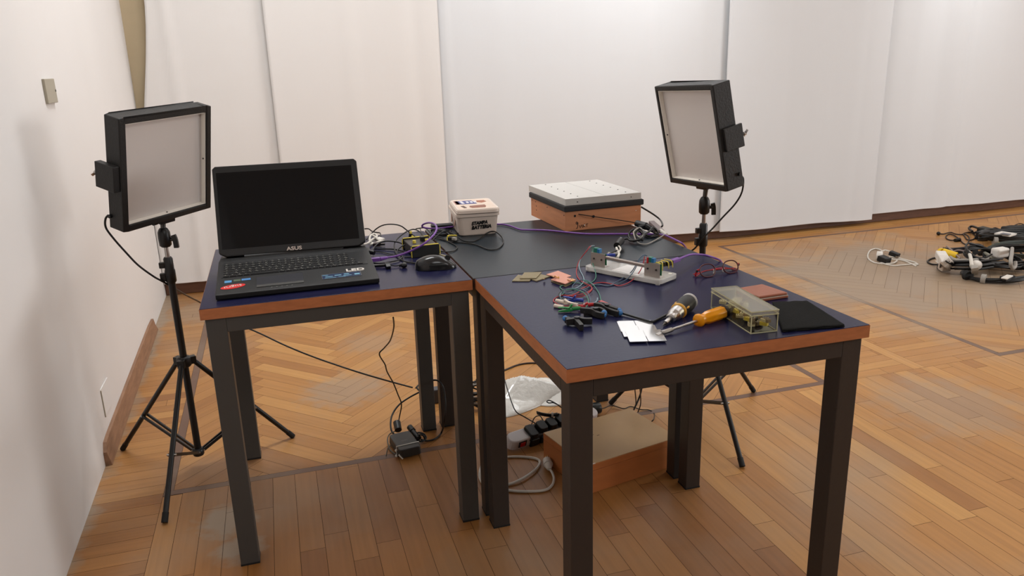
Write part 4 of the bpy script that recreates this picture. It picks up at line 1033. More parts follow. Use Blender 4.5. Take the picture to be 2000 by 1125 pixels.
tile([(0.1965, -0.0462, 0.7550), (0.2393, -0.0235, 0.7550), (0.2538, -0.0880, 0.7550), (0.2199, -0.1071, 0.7550)], .7535, .7555, K_cop, 'pink copper clad tile, the rear one of the pair', B_)
tile([(0.1889, -0.1042, 0.7520), (0.2284, -0.0766, 0.7520), (0.2491, -0.1298, 0.7520), (0.2070, -0.1677, 0.7520)], .7503, .7525, K_mdf, 'brown board tile under the front copper clad tile', B_)
tile([(0.1869, -0.1101, 0.7580), (0.2194, -0.0851, 0.7580), (0.2480, -0.1362, 0.7580), (0.2070, -0.1641, 0.7580)], .7562, .7585, K_cop, 'pink copper clad tile, the front one of the pair', B_)
t = thing('copper_clips', 'tiny bent copper clips lying on the pink copper clad tiles', 'clip', (0.2050, -0.0884, 0.7590))
for k, (a, b_) in enumerate((([(0.2009, -0.0794, 0.7600), (0.1958, -0.1097, 0.7640), (0.2068, -0.0954, 0.7620)], 0), ([(0.1964, -0.0999, 0.7600), (0.2024, -0.1037, 0.7660), (0.2035, -0.1084, 0.7600)], 0), ([(0.2047, -0.1090, 0.7600), (0.2088, -0.1097, 0.7640), (0.2067, -0.1153, 0.7600)], 0), ([(0.2282, -0.1424, 0.7590), (0.2339, -0.1464, 0.7650), (0.2338, -0.1502, 0.7590)], 0), ([(0.2268, -0.1310, 0.7590), (0.2256, -0.1529, 0.7620), (0.2368, -0.1500, 0.7600)], 0), ([(0.1750, -0.0862, 0.7560), (0.1699, -0.1051, 0.7600), (0.1765, -0.0901, 0.7540)], 0))):
    MB().bar(a, .0035, .0009, 2).build('clip', K_brass, t)

# ------------------------------------------------------------------ clips and clamps
def croc(nose, tail, m, label, open_=.010, h=.010, grp='crocodile clips on the front table'):
    nose = Vector(nose); tail = Vector(tail); d = (tail - nose); L_ = d.length; d.normalize(); s = Vector((-d.y, d.x, 0)); up = Vector((0, 0, 1))
    t = thing('crocodile_clip', label, 'clip', tuple(nose), 0, grp)
    a = nose
    MB().bar([a + s * -.001, a + d * L_ * .3 + up * .001 - s * .002, a + d * L_ * .62 + up * .001], h * .9, .005, 3, scl=lambda k: .45 + .6 * min(1, k * 1.6)).build('lower_jaw', m, t, bev=.0008)
    MB().bar([a + up * open_ * .9, a + d * L_ * .3 + up * (open_ * .75), a + d * L_ * .5 + up * .006, a + d * L_ * .62 + up * (open_ + .004)], h * .8, .004, 3, scl=lambda k: .5 + .5 * min(1, k * 1.6)).build('upper_jaw', m, t, bev=.0008)
    MB().cyl(a + d * L_ * .40 + up * .003 - s * .005, a + d * L_ * .40 + up * .003 + s * .005, .0030).build('spring', K_metal, t)
    MB().cyl(a + d * L_ * .60 + up * .003, tail + up * .003, .0048, .0042).build('sleeve', m, t)
    return t
croc((0.1564, -0.2827, 0.7540), (0.1953, -0.3160, 0.7550), K_blue, 'blue crocodile clip with open jaws, beside the white one')
croc((0.1691, -0.3484, 0.7560), (0.1314, -0.2999, 0.7580), mat('ivory_plastic', (.86, .80, .74), .45), 'white crocodile clip lying between the blue and green clips', .006)
t = croc((0.1149, -0.3585, 0.7530), (0.1658, -0.3726, 0.7560), K_grn, 'green crocodile clip, nearest the table front edge', .010, .012)
croc((0.1676, -0.3521, 0.7560), (0.2028, -0.3648, 0.7580), K_red, 'red crocodile clip behind the two black clamps', .004)
t = thing('ivory_sleeve', 'short ivory sleeve lying just left of the green clip', 'clip sleeve', (0.1309, -0.3224, 0.7530))
MB().cyl((0.1211, -0.3174, 0.7540), (0.1360, -0.3366, 0.7540), .0048).build('tube', mat('ivory_plastic', (.86, .80, .74), .45), t)
t = thing('red_sleeve', 'red clip sleeve leaning on the rear black clamp', 'clip sleeve', (0.2305, -0.3613, 0.7600))
MB().bar([(0.2213, -0.3581, 0.7640), (0.2309, -0.3900, 0.7620)], .010, .006, 1).build('tube', K_red, t, bev=.001)
K_clamp = mat('clamp_black', (.125, .12, .115), .5)
def clamp(arm1, arm2, tips, label, pv):
    t = thing('spring_clamp', label, 'clamp', arm1[0], 0, 'black spring clamps on the front table')
    MB().bar(arm1, .009, .014, 5).build('arm', K_clamp, t, bev=.0015)
    MB().bar(arm2, .009, .014, 5).build('arm', K_clamp, t, bev=.0015)
    p = Vector(pv)
    MB().cyl(p - Vector((0, 0, .008)), p + Vector((0, 0, .009)), .0065).build('pivot', K_blk, t)
    for q_ in tips: MB().ball(q_, .0068, (1, 1, 1)).build('tip_pad', mat('tip_blue', (.22, .45, .68), .5), t)
    return t
clamp([(0.1038, -0.4411, 0.7600), (0.1082, -0.4582, 0.7600), (0.1176, -0.4621, 0.7600), (0.1174, -0.4808, 0.7600), (0.1158, -0.5027, 0.7590)], [(0.0975, -0.4577, 0.7600), (0.1136, -0.4598, 0.7610), (0.1267, -0.4575, 0.7610), (0.1367, -0.4692, 0.7610), (0.1524, -0.4724, 0.7600)], [(0.1022, -0.4391, 0.7620)], 'small black spring clamp lying alone in front of the green clip', (0.1223, -0.4595, 0.7610))
MBd = clamp([(0.1560, -0.3970, 0.7620), (0.1686, -0.4097, 0.7630), (0.1777, -0.4182, 0.7620), (0.1825, -0.4306, 0.7590), (0.1943, -0.4441, 0.7580)], [(0.1606, -0.4045, 0.7550), (0.1739, -0.4091, 0.7560), (0.1864, -0.4095, 0.7620), (0.1972, -0.4140, 0.7620), (0.2008, -0.4293, 0.7600)], [(0.1983, -0.4348, 0.7620), (0.1962, -0.4369, 0.7580)], 'black spring clamp with its left handle touching the green clip', (0.1845, -0.4170, 0.7620))
clamp([(0.2005, -0.3732, 0.7620), (0.2124, -0.3909, 0.7620), (0.2171, -0.4154, 0.7600), (0.2248, -0.4325, 0.7580), (0.2315, -0.4401, 0.7570)], [(0.2143, -0.3745, 0.7620), (0.2202, -0.3967, 0.7640), (0.2255, -0.4165, 0.7630), (0.2350, -0.4269, 0.7600)], [(0.2382, -0.4283, 0.7600), (0.2379, -0.4346, 0.7570)], 'black spring clamp farthest back, beside the red sleeve', (0.2189, -0.4054, 0.7630))
cable('black_rod', 'thin bent black rod ending under the white cards and the ratchet screwdriver', 'rod', [(0.2426, -0.4299, 0.7550), (0.2601, -0.4659, 0.7540), (0.2759, -0.5057, 0.7535), (0.2834, -0.5106, 0.7535), (0.3104, -0.4927, 0.7535), (0.3389, -0.4775, 0.7550)], .0030, K_cab, None, 1)

# ------------------------------------------------------------------ white cards
K_card = mat('glossy_white_card', (.985, .985, .985), .07, .85)
U = Vector((.957, -.29, 0)).normalized(); V_ = Vector((.29, .957, 0)).normalized()
names = (('back left', 'back right'), ('middle left', 'middle right'), ('front left', 'front right'))
for r_, bl in enumerate(((0.1926, -0.5383, 0.7500), (0.1830, -0.5744, 0.7500), (0.1787, -0.6108, 0.7500))):
    for c_ in (0, 1):
        b0 = Vector((bl[0], bl[1], 0)) + U * (c_ * .0389)
        z = .7503 + r_ * .0017
        poly = [b0, b0 + U * .0375, b0 + U * .0375 + V_ * .070, b0 + V_ * .070]
        o = MB().prism([(p.x, p.y) for p in poly], z, z + .0015).build('white_card', K_card)
        tag(o, 'glossy white card, the %s one of the overlapping six' % names[r_][c_], 'card', 'white cards on the front table')

# ------------------------------------------------------------------ ratchet screwdriver
def axisM(a, b_):
    a = Vector(a); b_ = Vector(b_); d = b_ - a
    return Matrix.Translation(a) @ d.to_track_quat('Z', 'Y').to_matrix().to_4x4(), d.length
a = Vector((0.2893, -0.5426, 0.7540)); b_ = Vector((0.4041, -0.4557, 0.7715))
Mx, L_ = axisM(a, b_)
t = thing('ratchet_screwdriver', 'stubby ratchet screwdriver with black grip and yellow ring', 'screwdriver', (a.x, a.y, .75))
K_fl = L_ / .150
MB(Mx).lathe([(.0005, 0), (.0022, .006), (.0036, .012), (.0036, .016)], n=10).build('bit', K_dmet, t)
MB(Mx).lathe([(.0052, .014), (.0055, .018), (.0055, .040), (.0048, .042)], n=16).build('bit_holder', K_metal, t)
mb = MB(Mx)
prof = [(.0085, .038), (.0115, .041), (.0115, .050), (.0135, .054), (.0155, .060), (.0160, .080), (.0150, .083)]
mb.lathe(prof, n=22, smooth=False); mb.build('ratchet_collar', K_metal, t)
MB(Mx).lathe([(.0170, .081), (.0188, .083), (.0188, .087), (.0170, .089)], n=24).build('yellow_ring', mat('amber_yellow', (.80, .60, .20), .4), t)
gr = MB(Mx).lathe([(.0165, .088), (.0170, .094), (.0185, .102), (.0200, .115), (.0200, .130), (.0185, L_ - .006), (.0180, L_ - .004)], n=24).build('grip', mat('grip_black', (.15, .15, .145), .55), t)
MB(Mx).lathe([(.0185, L_ - .005), (.0195, L_ - .002), (.0190, L_ + .002), (.016, L_ + .003)], n=24).build('end_cap', mat('cap_grey', (.70, .69, .68), .4), t)
mb = MB(Mx)
for k in range(3):
    a_ = 2 * PI * k / 3 + .7
    mb.ball((.0172 * math.cos(a_), .0172 * math.sin(a_), .099), .006, (.5, .5, 1.1), n=8, m=5)
mb.build('yellow_inlays', mat('amber_yellow', (.80, .60, .20), .4), gr)

# amber screwdriver
a = Vector((0.2515, -0.5940, 0.7560)); b_ = Vector((0.4484, -0.5369, 0.7655))
Mx, L_ = axisM(a, b_)
t = thing('amber_screwdriver', 'screwdriver with transparent amber handle and black end cap', 'screwdriver', (a.x, a.y, .75))
hs0 = L_ * .56
MB(Mx).lathe([(.0030, .012), (.0030, hs0 + .01)], n=12).build('shaft', K_metal, t)
mb = MB(Mx); mb.lathe([(.0048, .010), (.0050, .014), (.0050, .040), (.0034, .043)], n=14); mb.hexa([(-.0050, -.0008, -.002), (.0050, -.0008, -.002), (.0050, .0008, -.002), (-.0050, .0008, -.002), (-.004, -.003, .012), (.004, -.003, .012), (.004, .003, .012), (-.004, .003, .012)]); mb.build('tip', mat('worn_steel', (.62, .60, .58), .4, 1.0), t)
K_amb = mat('amber_resin', (1.0, .66, .06), .12, trans=.3, ior=1.3, coat=.3)
prof = []
mb = MB(Mx)
n_ = 40; vs = []; fs = []
pz = [(hs0, .0125), (hs0 + .004, .0150), (hs0 + .010, .0150), (hs0 + .016, .0118), (hs0 + .022, .0120), (hs0 + .030, .0145), (hs0 + .040, .0150), (L_ - .012, .0150), (L_ - .009, .0142)]
for z_, r_ in pz:
    for k in range(n_):
        a_ = 2 * PI * k / n_
        fl = 1 - (.07 * (.5 + .5 * math.cos(a_ * 8)) if z_ > hs0 + .02 else .05 * (.5 + .5 * math.cos(a_ * 4)))
        vs.append((r_ * fl * math.cos(a_), r_ * fl * math.sin(a_), z_))
for j in range(len(pz) - 1):
    for k in range(n_): fs.append((j * n_ + k, j * n_ + (k + 1) % n_, (j + 1) * n_ + (k + 1) % n_, (j + 1) * n_ + k))
fs.append(tuple(range(n_ - 1, -1, -1))); fs.append(tuple(range(len(vs) - n_, len(vs))))
mb.add(vs, fs, True); mb.build('handle', K_amb, t)
MB(Mx).lathe([(.0145, L_ - .0095), (.0150, L_ - .006), (.0142, L_ + .001), (.009, L_ + .003)], n=20).build('end_cap', mat('cap_brown_black', (.13, .09, .08), .35), t)

# ------------------------------------------------------------------ glasses
gx0 = Vector((0.5916, -0.2285, 0.7510)); gx1 = Vector((0.6676, -0.2189, 0.7510))
ux_ = (gx1 - gx0); ux_.z = 0; ip = ux_.length; ux_.normalize()
GM = Matrix(((ux_.x, -ux_.y, 0, (gx0.x + gx1.x) / 2), (ux_.y, ux_.x, 0, (gx0.y + gx1.y) / 2), (0, 0, 1, .75), (0, 0, 0, 1)))
GF = GM @ Rx(PI / 2 - .42)
t = thing('reading_glasses', 'pair of glasses with dark red rims and bright red temples', 'glasses', ((gx0.x + gx1.x) / 2, (gx0.y + gx1.y) / 2, .75))
K_rim = mat('rim_maroon', (.30, .08, .09), .3)
K_glass = mat('lens_glass', (.98, .98, .98), .02, trans=1.0, ior=1.25)
def oval(cx, cy, a, b_, n=32, p=2.3):
    return [(cx + a * abs(math.cos(k * 2 * PI / n)) ** (2 / p) * (1 if math.cos(k * 2 * PI / n) >= 0 else -1), cy + b_ * abs(math.sin(k * 2 * PI / n)) ** (2 / p) * (1 if math.sin(k * 2 * PI / n) >= 0 else -1)) for k in range(n)]
hp = ip / 2
for s_ in (-1, 1):
    pts = [GF @ Vector((x, y, 0)) for x, y in oval(s_ * hp, .0185, .0245, .0175)]
    rim = MB().tube(pts + [pts[0], pts[1]], .0018, 6, 1).build('rim', K_rim, t)
    MB(GF).prism(oval(s_ * hp, .0185, .0238, .0168), -.0007, .0007).build('lens', K_glass, rim)
    MB().tube([GF @ Vector((s_ * (hp - .021), .018, -.001)), GF @ Vector((s_ * (hp - .024), .014, -.006)), GF @ Vector((s_ * (hp - .022), .009, -.007))], .0016, 6, 3).build('nose_pad', K_wht, rim)
MB().tube([GF @ Vector((-hp + .0225, .022, 0)), GF @ Vector((0, .0262, .001)), GF @ Vector((hp - .0225, .022, 0))], .0012, 6, 5).build('bridge', K_dmet, t)
for s_, zo in ((-1, .004), (1, .010)):
    h0 = GF @ Vector((s_ * (hp + .0245), .024, 0)); h1 = GF @ Vector((s_ * (hp + .031), .022, -.004)); h2 = GF @ Vector((s_ * (hp + .030), .010, -.010 - zo))
    e0 = GM @ Vector((s_ * -(hp + .018), .020 + zo, .006)); e1 = GM @ Vector((s_ * -(hp + (.034 if s_ < 0 else .022)), .026 + zo, .004))
    tm = MB().bar([h0, h1, h2, GM @ Vector((s_ * .03, .024 + zo, .010)), e0, e1], .0020, .0045, 5).build('temple', K_red, t)
    MB().cyl(h1 - Vector((0, 0, .003)), h1 + Vector((0, 0, .003)), .0030).build('hinge', K_dmet, tm)

# ------------------------------------------------------------------ wallet and cloth
W_ = [(0.5946, -0.3567, 0.7580), (0.6756, -0.3556, 0.7580), (0.6857, -0.4438, 0.7580), (0.5889, -0.4633, 0.7580)]
K_lea = mat('brown_leather', (.60, .35, .25), .42, var=.07, vscale=20, bump=.3, bscale=90)
t = thing('leather_wallet', 'flat brown leather wallet behind the transparent box', 'wallet', (0.6474, -0.3889, 0.7500))
def ccw(P):
    P = [(p[0], p[1]) for p in P]
    return P if sum(P[i][0] * P[(i + 1) % len(P)][1] - P[(i + 1) % len(P)][0] * P[i][1] for i in range(len(P))) > 0 else P[::-1]
wp = ccw([(0.5711, -0.3839, 0.7640), (0.6558, -0.3751, 0.7640), (0.6683, -0.4630, 0.7640), (0.5880, -0.4661, 0.7640)])
MB().prism(wp, .7503, .7565).build('back_cover', K_lea, t, bev=.002, seg=3)
MB().prism([(p[0] - .0015, p[1] + .001) for p in wp], .7575, .7640, k=.985).build('front_cover', K_lea, t, bev=.0028, seg=3)
MB().prism(wp, .7567, .7573, k=.97).build('inner_papers', mat('paper', (.80, .76, .70), .7), t)
def soft_sheet(name, label, cat, quad_, z, m, amp, seed):
    rs = random.Random(seed)
    P = [Vector(p) for p in quad_]; n1 = 30; n2 = 22; vs = []; fs = []
    ph = [rs.random() * 6.28 for _ in range(5)]
    for j in range(n2 + 1):
        for i in range(n1 + 1):
            u_, v_ = i / n1, j / n2
            p = (P[0] * (1 - u_) + P[1] * u_) * (1 - v_) + (P[3] * (1 - u_) + P[2] * u_) * v_
            e = min(u_, 1 - u_, v_, 1 - v_)
            h = amp * (.5 + .5 * math.sin(6 * u_ + 4 * v_ + ph[0])) * .6 + amp * .4 * math.sin(11 * v_ - 7 * u_ + ph[1]) ** 2
            wob = .0015 * math.sin(17 * u_ + ph[2]) * (1 if v_ in (0, 1) else 0)
            vs.append((p.x, p.y + wob, z + .0004 + h * (.5 + .5 * min(1, e * 8))))
    for j in range(n2):
        for i in range(n1):
            a_ = j * (n1 + 1) + i; fs.append((a_, a_ + 1, a_ + n1 + 2, a_ + n1 + 1))
    o = MB().add(vs, fs, True).build(name, m)
    return o
cq = [(0.5053, -0.6660, 0.7530), (0.6455, -0.6871, 0.7530), (0.6806, -0.5150, 0.7530), (0.6023, -0.4912, 0.7530)]
t = thing('black_cloth', 'folded black felt cloth at the right edge of the front table', 'cloth', (0.6204, -0.5842, 0.7500))
K_felt = mat('black_felt', (.125, .125, .12), .95, spec=.1, bump=.5, bscale=300)
for k in range(2):
    o = soft_sheet('fold', '', '', [(p[0], p[1], 0) for p in cq], .7503 + .0030 * k, K_felt, .0012, 5 + k)
    md = o.modifiers.new('thickness', 'SOLIDIFY'); md.thickness = .0026; md.offset = 1
    o.parent = t; root_inv(o, t)

# ------------------------------------------------------------------ transparent parts box
PB = T(.4782, -.5594, .75) @ Rz(-.091)
K_clear = mat('yellowed_clear_plastic', (.985, .98, .93), .04, trans=1.0, ior=1.12)
K_clr2 = mat('yellowed_edge_plastic', (.88, .86, .70), .25, trans=.35, ior=1.2)
t = thing('parts_box', 'yellowed transparent box full of small connectors, beside the amber screwdriver', 'box', (.4782, -.5594, .75), -.091)
bw, bd_, bh_ = .0600, .1860, .0395
mb = MB(PB); wl = .0016
mb.b2(-bw / 2, bw / 2, -bd_ / 2, bd_ / 2, .0003, .0022)
mb.b2(-bw / 2, bw / 2, -bd_ / 2, -bd_ / 2 + wl, .0022, bh_); mb.b2(-bw / 2, bw / 2, bd_ / 2 - wl, bd_ / 2, .0022, bh_)
mb.b2(-bw / 2, -bw / 2 + wl, -bd_ / 2 + wl, bd_ / 2 - wl, .0022, bh_); mb.b2(bw / 2 - wl, bw / 2, -bd_ / 2 + wl, bd_ / 2 - wl, .0022, bh_)
bx = mb.build('box_body', K_clear, t)
mb = MB(PB)
for x in (-bw / 2, bw / 2):
    for y in (-bd_ / 2, bd_ / 2): mb.box((x, y, bh_ / 2), (.0018, .0018, bh_))
    mb.box((x, 0, .0012), (.002, bd_, .002))
for y in (-bd_ / 2, bd_ / 2): mb.box((0, y, .0012), (bw, .002, .002))
mb.build('box_edges', K_clr2, bx)
mb = MB(PB); lw_ = bw + .0026; ld_ = bd_ + .0026; z0, z1 = .0398, .0492
mb.b2(-lw_ / 2, lw_ / 2, -ld_ / 2, ld_ / 2, z1 - .0016, z1)
mb.b2(-lw_ / 2, lw_ / 2, -ld_ / 2, -ld_ / 2 + .0013, z0, z1 - .0016); mb.b2(-lw_ / 2, lw_ / 2, ld_ / 2 - .0013, ld_ / 2, z0, z1 - .0016)
mb.b2(-lw_ / 2, -lw_ / 2 + .0013, -ld_ / 2 + .0013, ld_ / 2 - .0013, z0, z1 - .0016); mb.b2(lw_ / 2 - .0013, lw_ / 2, -ld_ / 2 + .0013, ld_ / 2 - .0013, z0, z1 - .0016)
ld = mb.build('box_lid', mat('hazy_lid_plastic', (.96, .95, .90), .20, trans=.88, ior=1.12), t)
mb = MB(PB)
for y in (-ld_ / 2, ld_ / 2): mb.box((0, y, z1 - .001), (lw_, .0018, .002)); mb.box((0, y, z0), (lw_, .0018, .0016))
for x in (-lw_ / 2, lw_ / 2): mb.box((x, 0, z1 - .001), (.0018, ld_, .002)); mb.box((x, 0, z0), (.0018, ld_, .0016))
mb.build('lid_edges', K_clr2, ld)
rc = random.Random(12)
K_conn = [mat('conn_ivory', (.84, .80, .66), .45), mat('conn_grey', (.42, .42, .42), .45), mat('conn_yellow', (.80, .72, .30), .45), mat('conn_black', (.16, .15, .14), .4), mat('conn_brown', (.50, .44, .36), .5)]
K_cn = ['ivory', 'grey', 'yellow', 'black', 'brown']
for k in range(40):
    L3 = (rc.uniform(.011, .019), rc.uniform(.007, .010), rc.uniform(.006, .009))
    y = rc.uniform(-bd_ / 2 + .014, bd_ / 2 - .014); x = rc.uniform(-bw / 2 + .012, bw / 2 - .012)
    z = rc.choice((.0075, .014, .021, .027)) + rc.uniform(-.0015, .0015)
    MM = PB @ T(x, y, z) @ Rz(rc.uniform(0, PI)) @ Rx(rc.uniform(-.35, .35))
    ci = rc.choice((0, 0, 1, 2, 3, 0, 4, 0, 4)); m_ = K_conn[ci]
    mb = MB(MM); mb.box((0, 0, 0), L3); 
    o = mb.build('terminal_connector', m_, bev=.0005)
    mb = MB(MM)
    for q_ in (-1, 0, 1): mb.cyl((q_ * L3[0] * .3, 0, L3[2] / 2 - .0001), (q_ * L3[0] * .3, 0, L3[2] / 2 + .0006), .0013, n=6)
    mb.build('screws', K_dmet, o)
    tag(o, 'small %s screw connector loose in the %s half of the yellowed transparent box' % (K_cn[ci], 'near' if y < 0 else 'far'), 'connector', '%s connectors in the transparent box, %s half' % (K_cn[ci], 'near' if y < 0 else 'far'))

# ------------------------------------------------------------------ things on the floor under the tables
FB = T(.4961, .1932, 0) @ Rz(.204)
t = thing('floor_box', 'low wooden box with a tan lid on the floor under the front table', 'wooden box', (.4961, .1932, 0), .204)
K_box = mat('orange_box_wood', (.72, .44, .24), .5, var=.12, vscale=6, stretch=(1, 1, 6))
MB(FB).b2(-.1815, .1815, -.133, .133, 0, .078).build('case', K_box, t, bev=.001)
lidb = MB(FB).b2(-.1815, .1815, -.133, .133, .0790, .1010).build('lid_rim', K_box, t, bev=.001)
K_tan = mat('tan_hardboard', (.72, .58, .39), .5, var=.05, vscale=6)
MB(FB).b2(-.1805, .1805, -.132, .132, .1010, .1030).build('lid_top', K_tan, t)
mb = MB(FB)
for x, y, a_ in ((-.05, .03, .3), (-.035, .018, .9), (-.12, -.04, .1)): mb.box((x, y, .1031), (.010, .0025, .0006), None)
mb.build('scuffs', mat('scuff_dark', (.35, .25, .17), .7), lidb)
MB(FB).b2(-.178, -.150, -.1325, -.130, .1012, .1034).build('chip', K_wht, lidb)

# power strip
a = Vector((0.2014, 0.4061, 0.0280)); b_ = Vector((0.5033, 0.4945, 0.0280))
d = (b_ - a); d.z = 0; L_ = d.length; PSM = T(a.x, a.y, 0) @ Rz(math.atan2(d.y, d.x))
t = thing('power_strip', 'white power strip with a red switch, filled with black plugs', 'power strip', (a.x, a.y, 0))
mb = MB(PSM @ Rx(.35) @ T(0, 0, .012)); mb.prism([(x + L_ / 2 + .03, y) for x, y in rrect(L_ + .09, .052, .024)], 0, .040, k=.98)
st = mb.build('strip_body', mat('strip_white', (.82, .80, .80), .38), t, bev=.004)
PS = PSM @ Rx(.35) @ T(0, 0, .012)
sw = MB(PS @ T(0, -.027, .020) @ Rx(PI / 2)).prism(quad(.020, .052, -.011, .013), -.004, .0015).build('switch_frame', K_blk, st)
MB(PS @ T(0, -.027, .020) @ Rx(PI / 2)).prism(quad(.026, .046, -.008, .010), .0, .004).build('red_switch', mat('switch_red', (.72, .08, .07), .35), sw, bev=.001)
MB(PS).prism([(x_ + .06 + (L_ - .0) / 2, y_) for x_, y_ in rrect(L_ - .03, .058, .012)], -.004, .041, k=.97).build('socket_row', mat('socket_grey', (.20, .20, .20), .45), t, bev=.003)
for k in range(5):
    x = .085 + k * .043
    P_ = PS @ T(x, -.002, .036)
    plug = thing('plug', ['wide black plug nearest the red switch of the power strip', 'black plug, second from the red switch of the power strip', 'black plug in the middle of the power strip', 'black plug, fourth from the red switch of the power strip', 'black plug at the far end of the power strip'][k], 'plug', tuple(P_ @ Vector((0, 0, 0))), 0, 'plugs in the power strip')
    mb = MB(P_); mb.prism(rrect(.041, .052 if k else .066, .012), -.014, .024 if k else .014, k=.82); mb.build('plug_body', K_cab, plug, bev=.002)
    mb = MB(PS @ T(x, -.029, .014)); mb.b2(-.017, .017, -.008, .004, -.024 if k == 0 else -.012, .018); mb.build('plug_flange', K_cab, plug, bev=.003)
t = thing('tied_cable_bundle', 'short tied bundle of black cable resting on the power strip', 'cable', (0.3587, 0.4743, 0.0700))
for k in range(5):
    part_cable('strand', t, [(p[0] + .003 * math.cos(k * 2.1), p[1] + .004 * math.sin(k * 1.7), p[2] + .004 * math.sin(k * 2.4)) for p in [(0.3407, 0.4907, 0.0780), (0.3471, 0.4746, 0.0800), (0.3631, 0.4639, 0.0780), (0.3840, 0.4559, 0.0760), (0.4086, 0.4580, 0.0750)]], .0026, K_cab, 3)
MB().cyl((0.3822, 0.4566, 0.0760), (0.3892, 0.4539, 0.0760), .011).build('cable_tie', K_gcab, t)
cable('cable', 'thin black cable falling from the table onto the power strip', 'cable', [(0.2830, 0.7199, 0.1300), (0.2751, 0.6539, 0.1150), (0.2649, 0.5684, 0.1000), (0.2650, 0.5127, 0.0850), (0.2840, 0.4867, 0.0750), (0.3013, 0.4685, 0.0660), (0.3146, 0.4499, 0.0600), (0.3224, 0.4334, 0.0500)], .0022, K_cab, 'cables under the tables')
cable('cable', 'thin black cable curling over the front of the power strip', 'cable', [(0.2974, 0.4467, 0.0400), (0.3103, 0.4604, 0.0600), (0.3215, 0.4635, 0.0750), (0.3393, 0.4637, 0.0780), (0.3440, 0.4437, 0.0700), (0.3498, 0.4387, 0.0550)], .0020, K_cab, 'cables under the tables')
cable('cable', 'small black cable loop standing in front of the bubble wrap', 'cable', [(0.4271, 0.4964, 0.0900), (0.4186, 0.5284, 0.0900), (0.4087, 0.5517, 0.0900), (0.3966, 0.5465, 0.0900), (0.3992, 0.5310, 0.0900), (0.4171, 0.5242, 0.0900), (0.4312, 0.4968, 0.0850), (0.4520, 0.4667, 0.0700), (0.4894, 0.4695, 0.0500)], .0024, K_cab, 'cables under the tables')
t = thing('round_plug', 'round black plug with a lead beside the tan lidded floor box', 'plug', (0.6042, 0.5962, 0.0000))
mb = MB(); mb.cyl((0.5648, 0.5429, 0.0300), (0.6123, 0.5446, 0.0300), .026, .022); mb.build('plug_body', mat('bottle_black', (.09, .11, .11), .3), t, bev=.004)
part_cable('lead', t, [(0.6050, 0.5375, 0.0300), (0.6302, 0.5466, 0.0240), (0.6780, 0.5809, 0.0120), (0.7163, 0.5547, 0.0040), (0.7503, 0.5618, 0.0040), (0.7752, 0.5225, 0.0040), (0.8027, 0.5072, 0.0040), (0.8065, 0.4717, 0.0040), (0.6918, 0.2558, 0.1000), (0.6721, 0.2329, 0.1040)], .0020, K_cab)
cable('cable', 'black cable hanging behind the tan lidded box, left one of two', 'cable', [(0.5172, 0.0704, 0.4200), (0.6165, 0.2640, 0.2500), (0.6836, 0.3872, 0.1400), (0.7332, 0.4823, 0.0500), (0.7324, 0.4975, 0.0200)], .0022, K_cab, 'cables under the tables')
cable('cable', 'black cable hanging behind the tan lidded box, right one of two', 'cable', [(0.5319, 0.0647, 0.4200), (0.6328, 0.2577, 0.2500), (0.7009, 0.3806, 0.1400), (0.7494, 0.4761, 0.0500), (0.7465, 0.4908, 0.0120)], .0022, K_cab, 'cables under the tables')
cable('cable', 'dark cable lying in a flat arch behind the bubble wrap', 'cable', [(0.2469, 1.0402, 0.0040), (0.3261, 1.0768, 0.0040), (0.3921, 1.1016, 0.0040), (0.4635, 1.1388, 0.0040), (0.5252, 1.1412, 0.0040), (0.5752, 1.1084, 0.0040), (0.6060, 1.0249, 0.0040)], .0038, mat('brown_cable', (.16, .10, .08), .5), 'cables under the tables')

# white power cable
t = thing('white_power_cable', 'white power cable in a loop on the floor, its plug against the floor box', 'cable', (0.2041, 0.2014, 0.0000))
part_cable('wire', t, [(0.2234, 0.4352, 0.0200), (0.1905, 0.4223, 0.0100), (0.1413, 0.4030, 0.0045), (0.0933, 0.3429, 0.0045), (0.0605, 0.2739, 0.0045), (0.0500, 0.2146, 0.0045), (0.0652, 0.1753, 0.0045), (0.1224, 0.1645, 0.0045), (0.1791, 0.1784, 0.0080), (0.2365, 0.2173, 0.0080), (0.2666, 0.2576, 0.0060), (0.2701, 0.2893, 0.0045), (0.2415, 0.3151, 0.0045), (0.1927, 0.3369, 0.0045), (0.1469, 0.3384, 0.0045), (0.1061, 0.3231, 0.0045), (0.0630, 0.2626, 0.0100), (0.0549, 0.2060, 0.0120), (0.0808, 0.1696, 0.0045), (0.1202, 0.1289, 0.0045), (0.1797, 0.1008, 0.0045), (0.2286, 0.0928, 0.0045), (0.2581, 0.1119, 0.0045), (0.2765, 0.1431, 0.0060), (0.2829, 0.1752, 0.0100), (0.2813, 0.2004, 0.0140)], .0043, K_wcab, 8, 10)
mb = MB(); mb.cyl((0.2801, 0.1972, 0.0140), (0.2838, 0.2173, 0.0180), .0075, .015); mb.cyl((0.2838, 0.2173, 0.0180), (0.2882, 0.2449, 0.0220), .0165, .014); mb.build('plug', K_wht, t, bev=.001)
mb = MB(); mb.cyl((0.2866, 0.2455, 0.0220), (0.2986, 0.2634, 0.0280), .0022); mb.cyl((0.2805, 0.2440, 0.0220), (0.2896, 0.2590, 0.0280), .0022); mb.build('pins', K_brass, t)

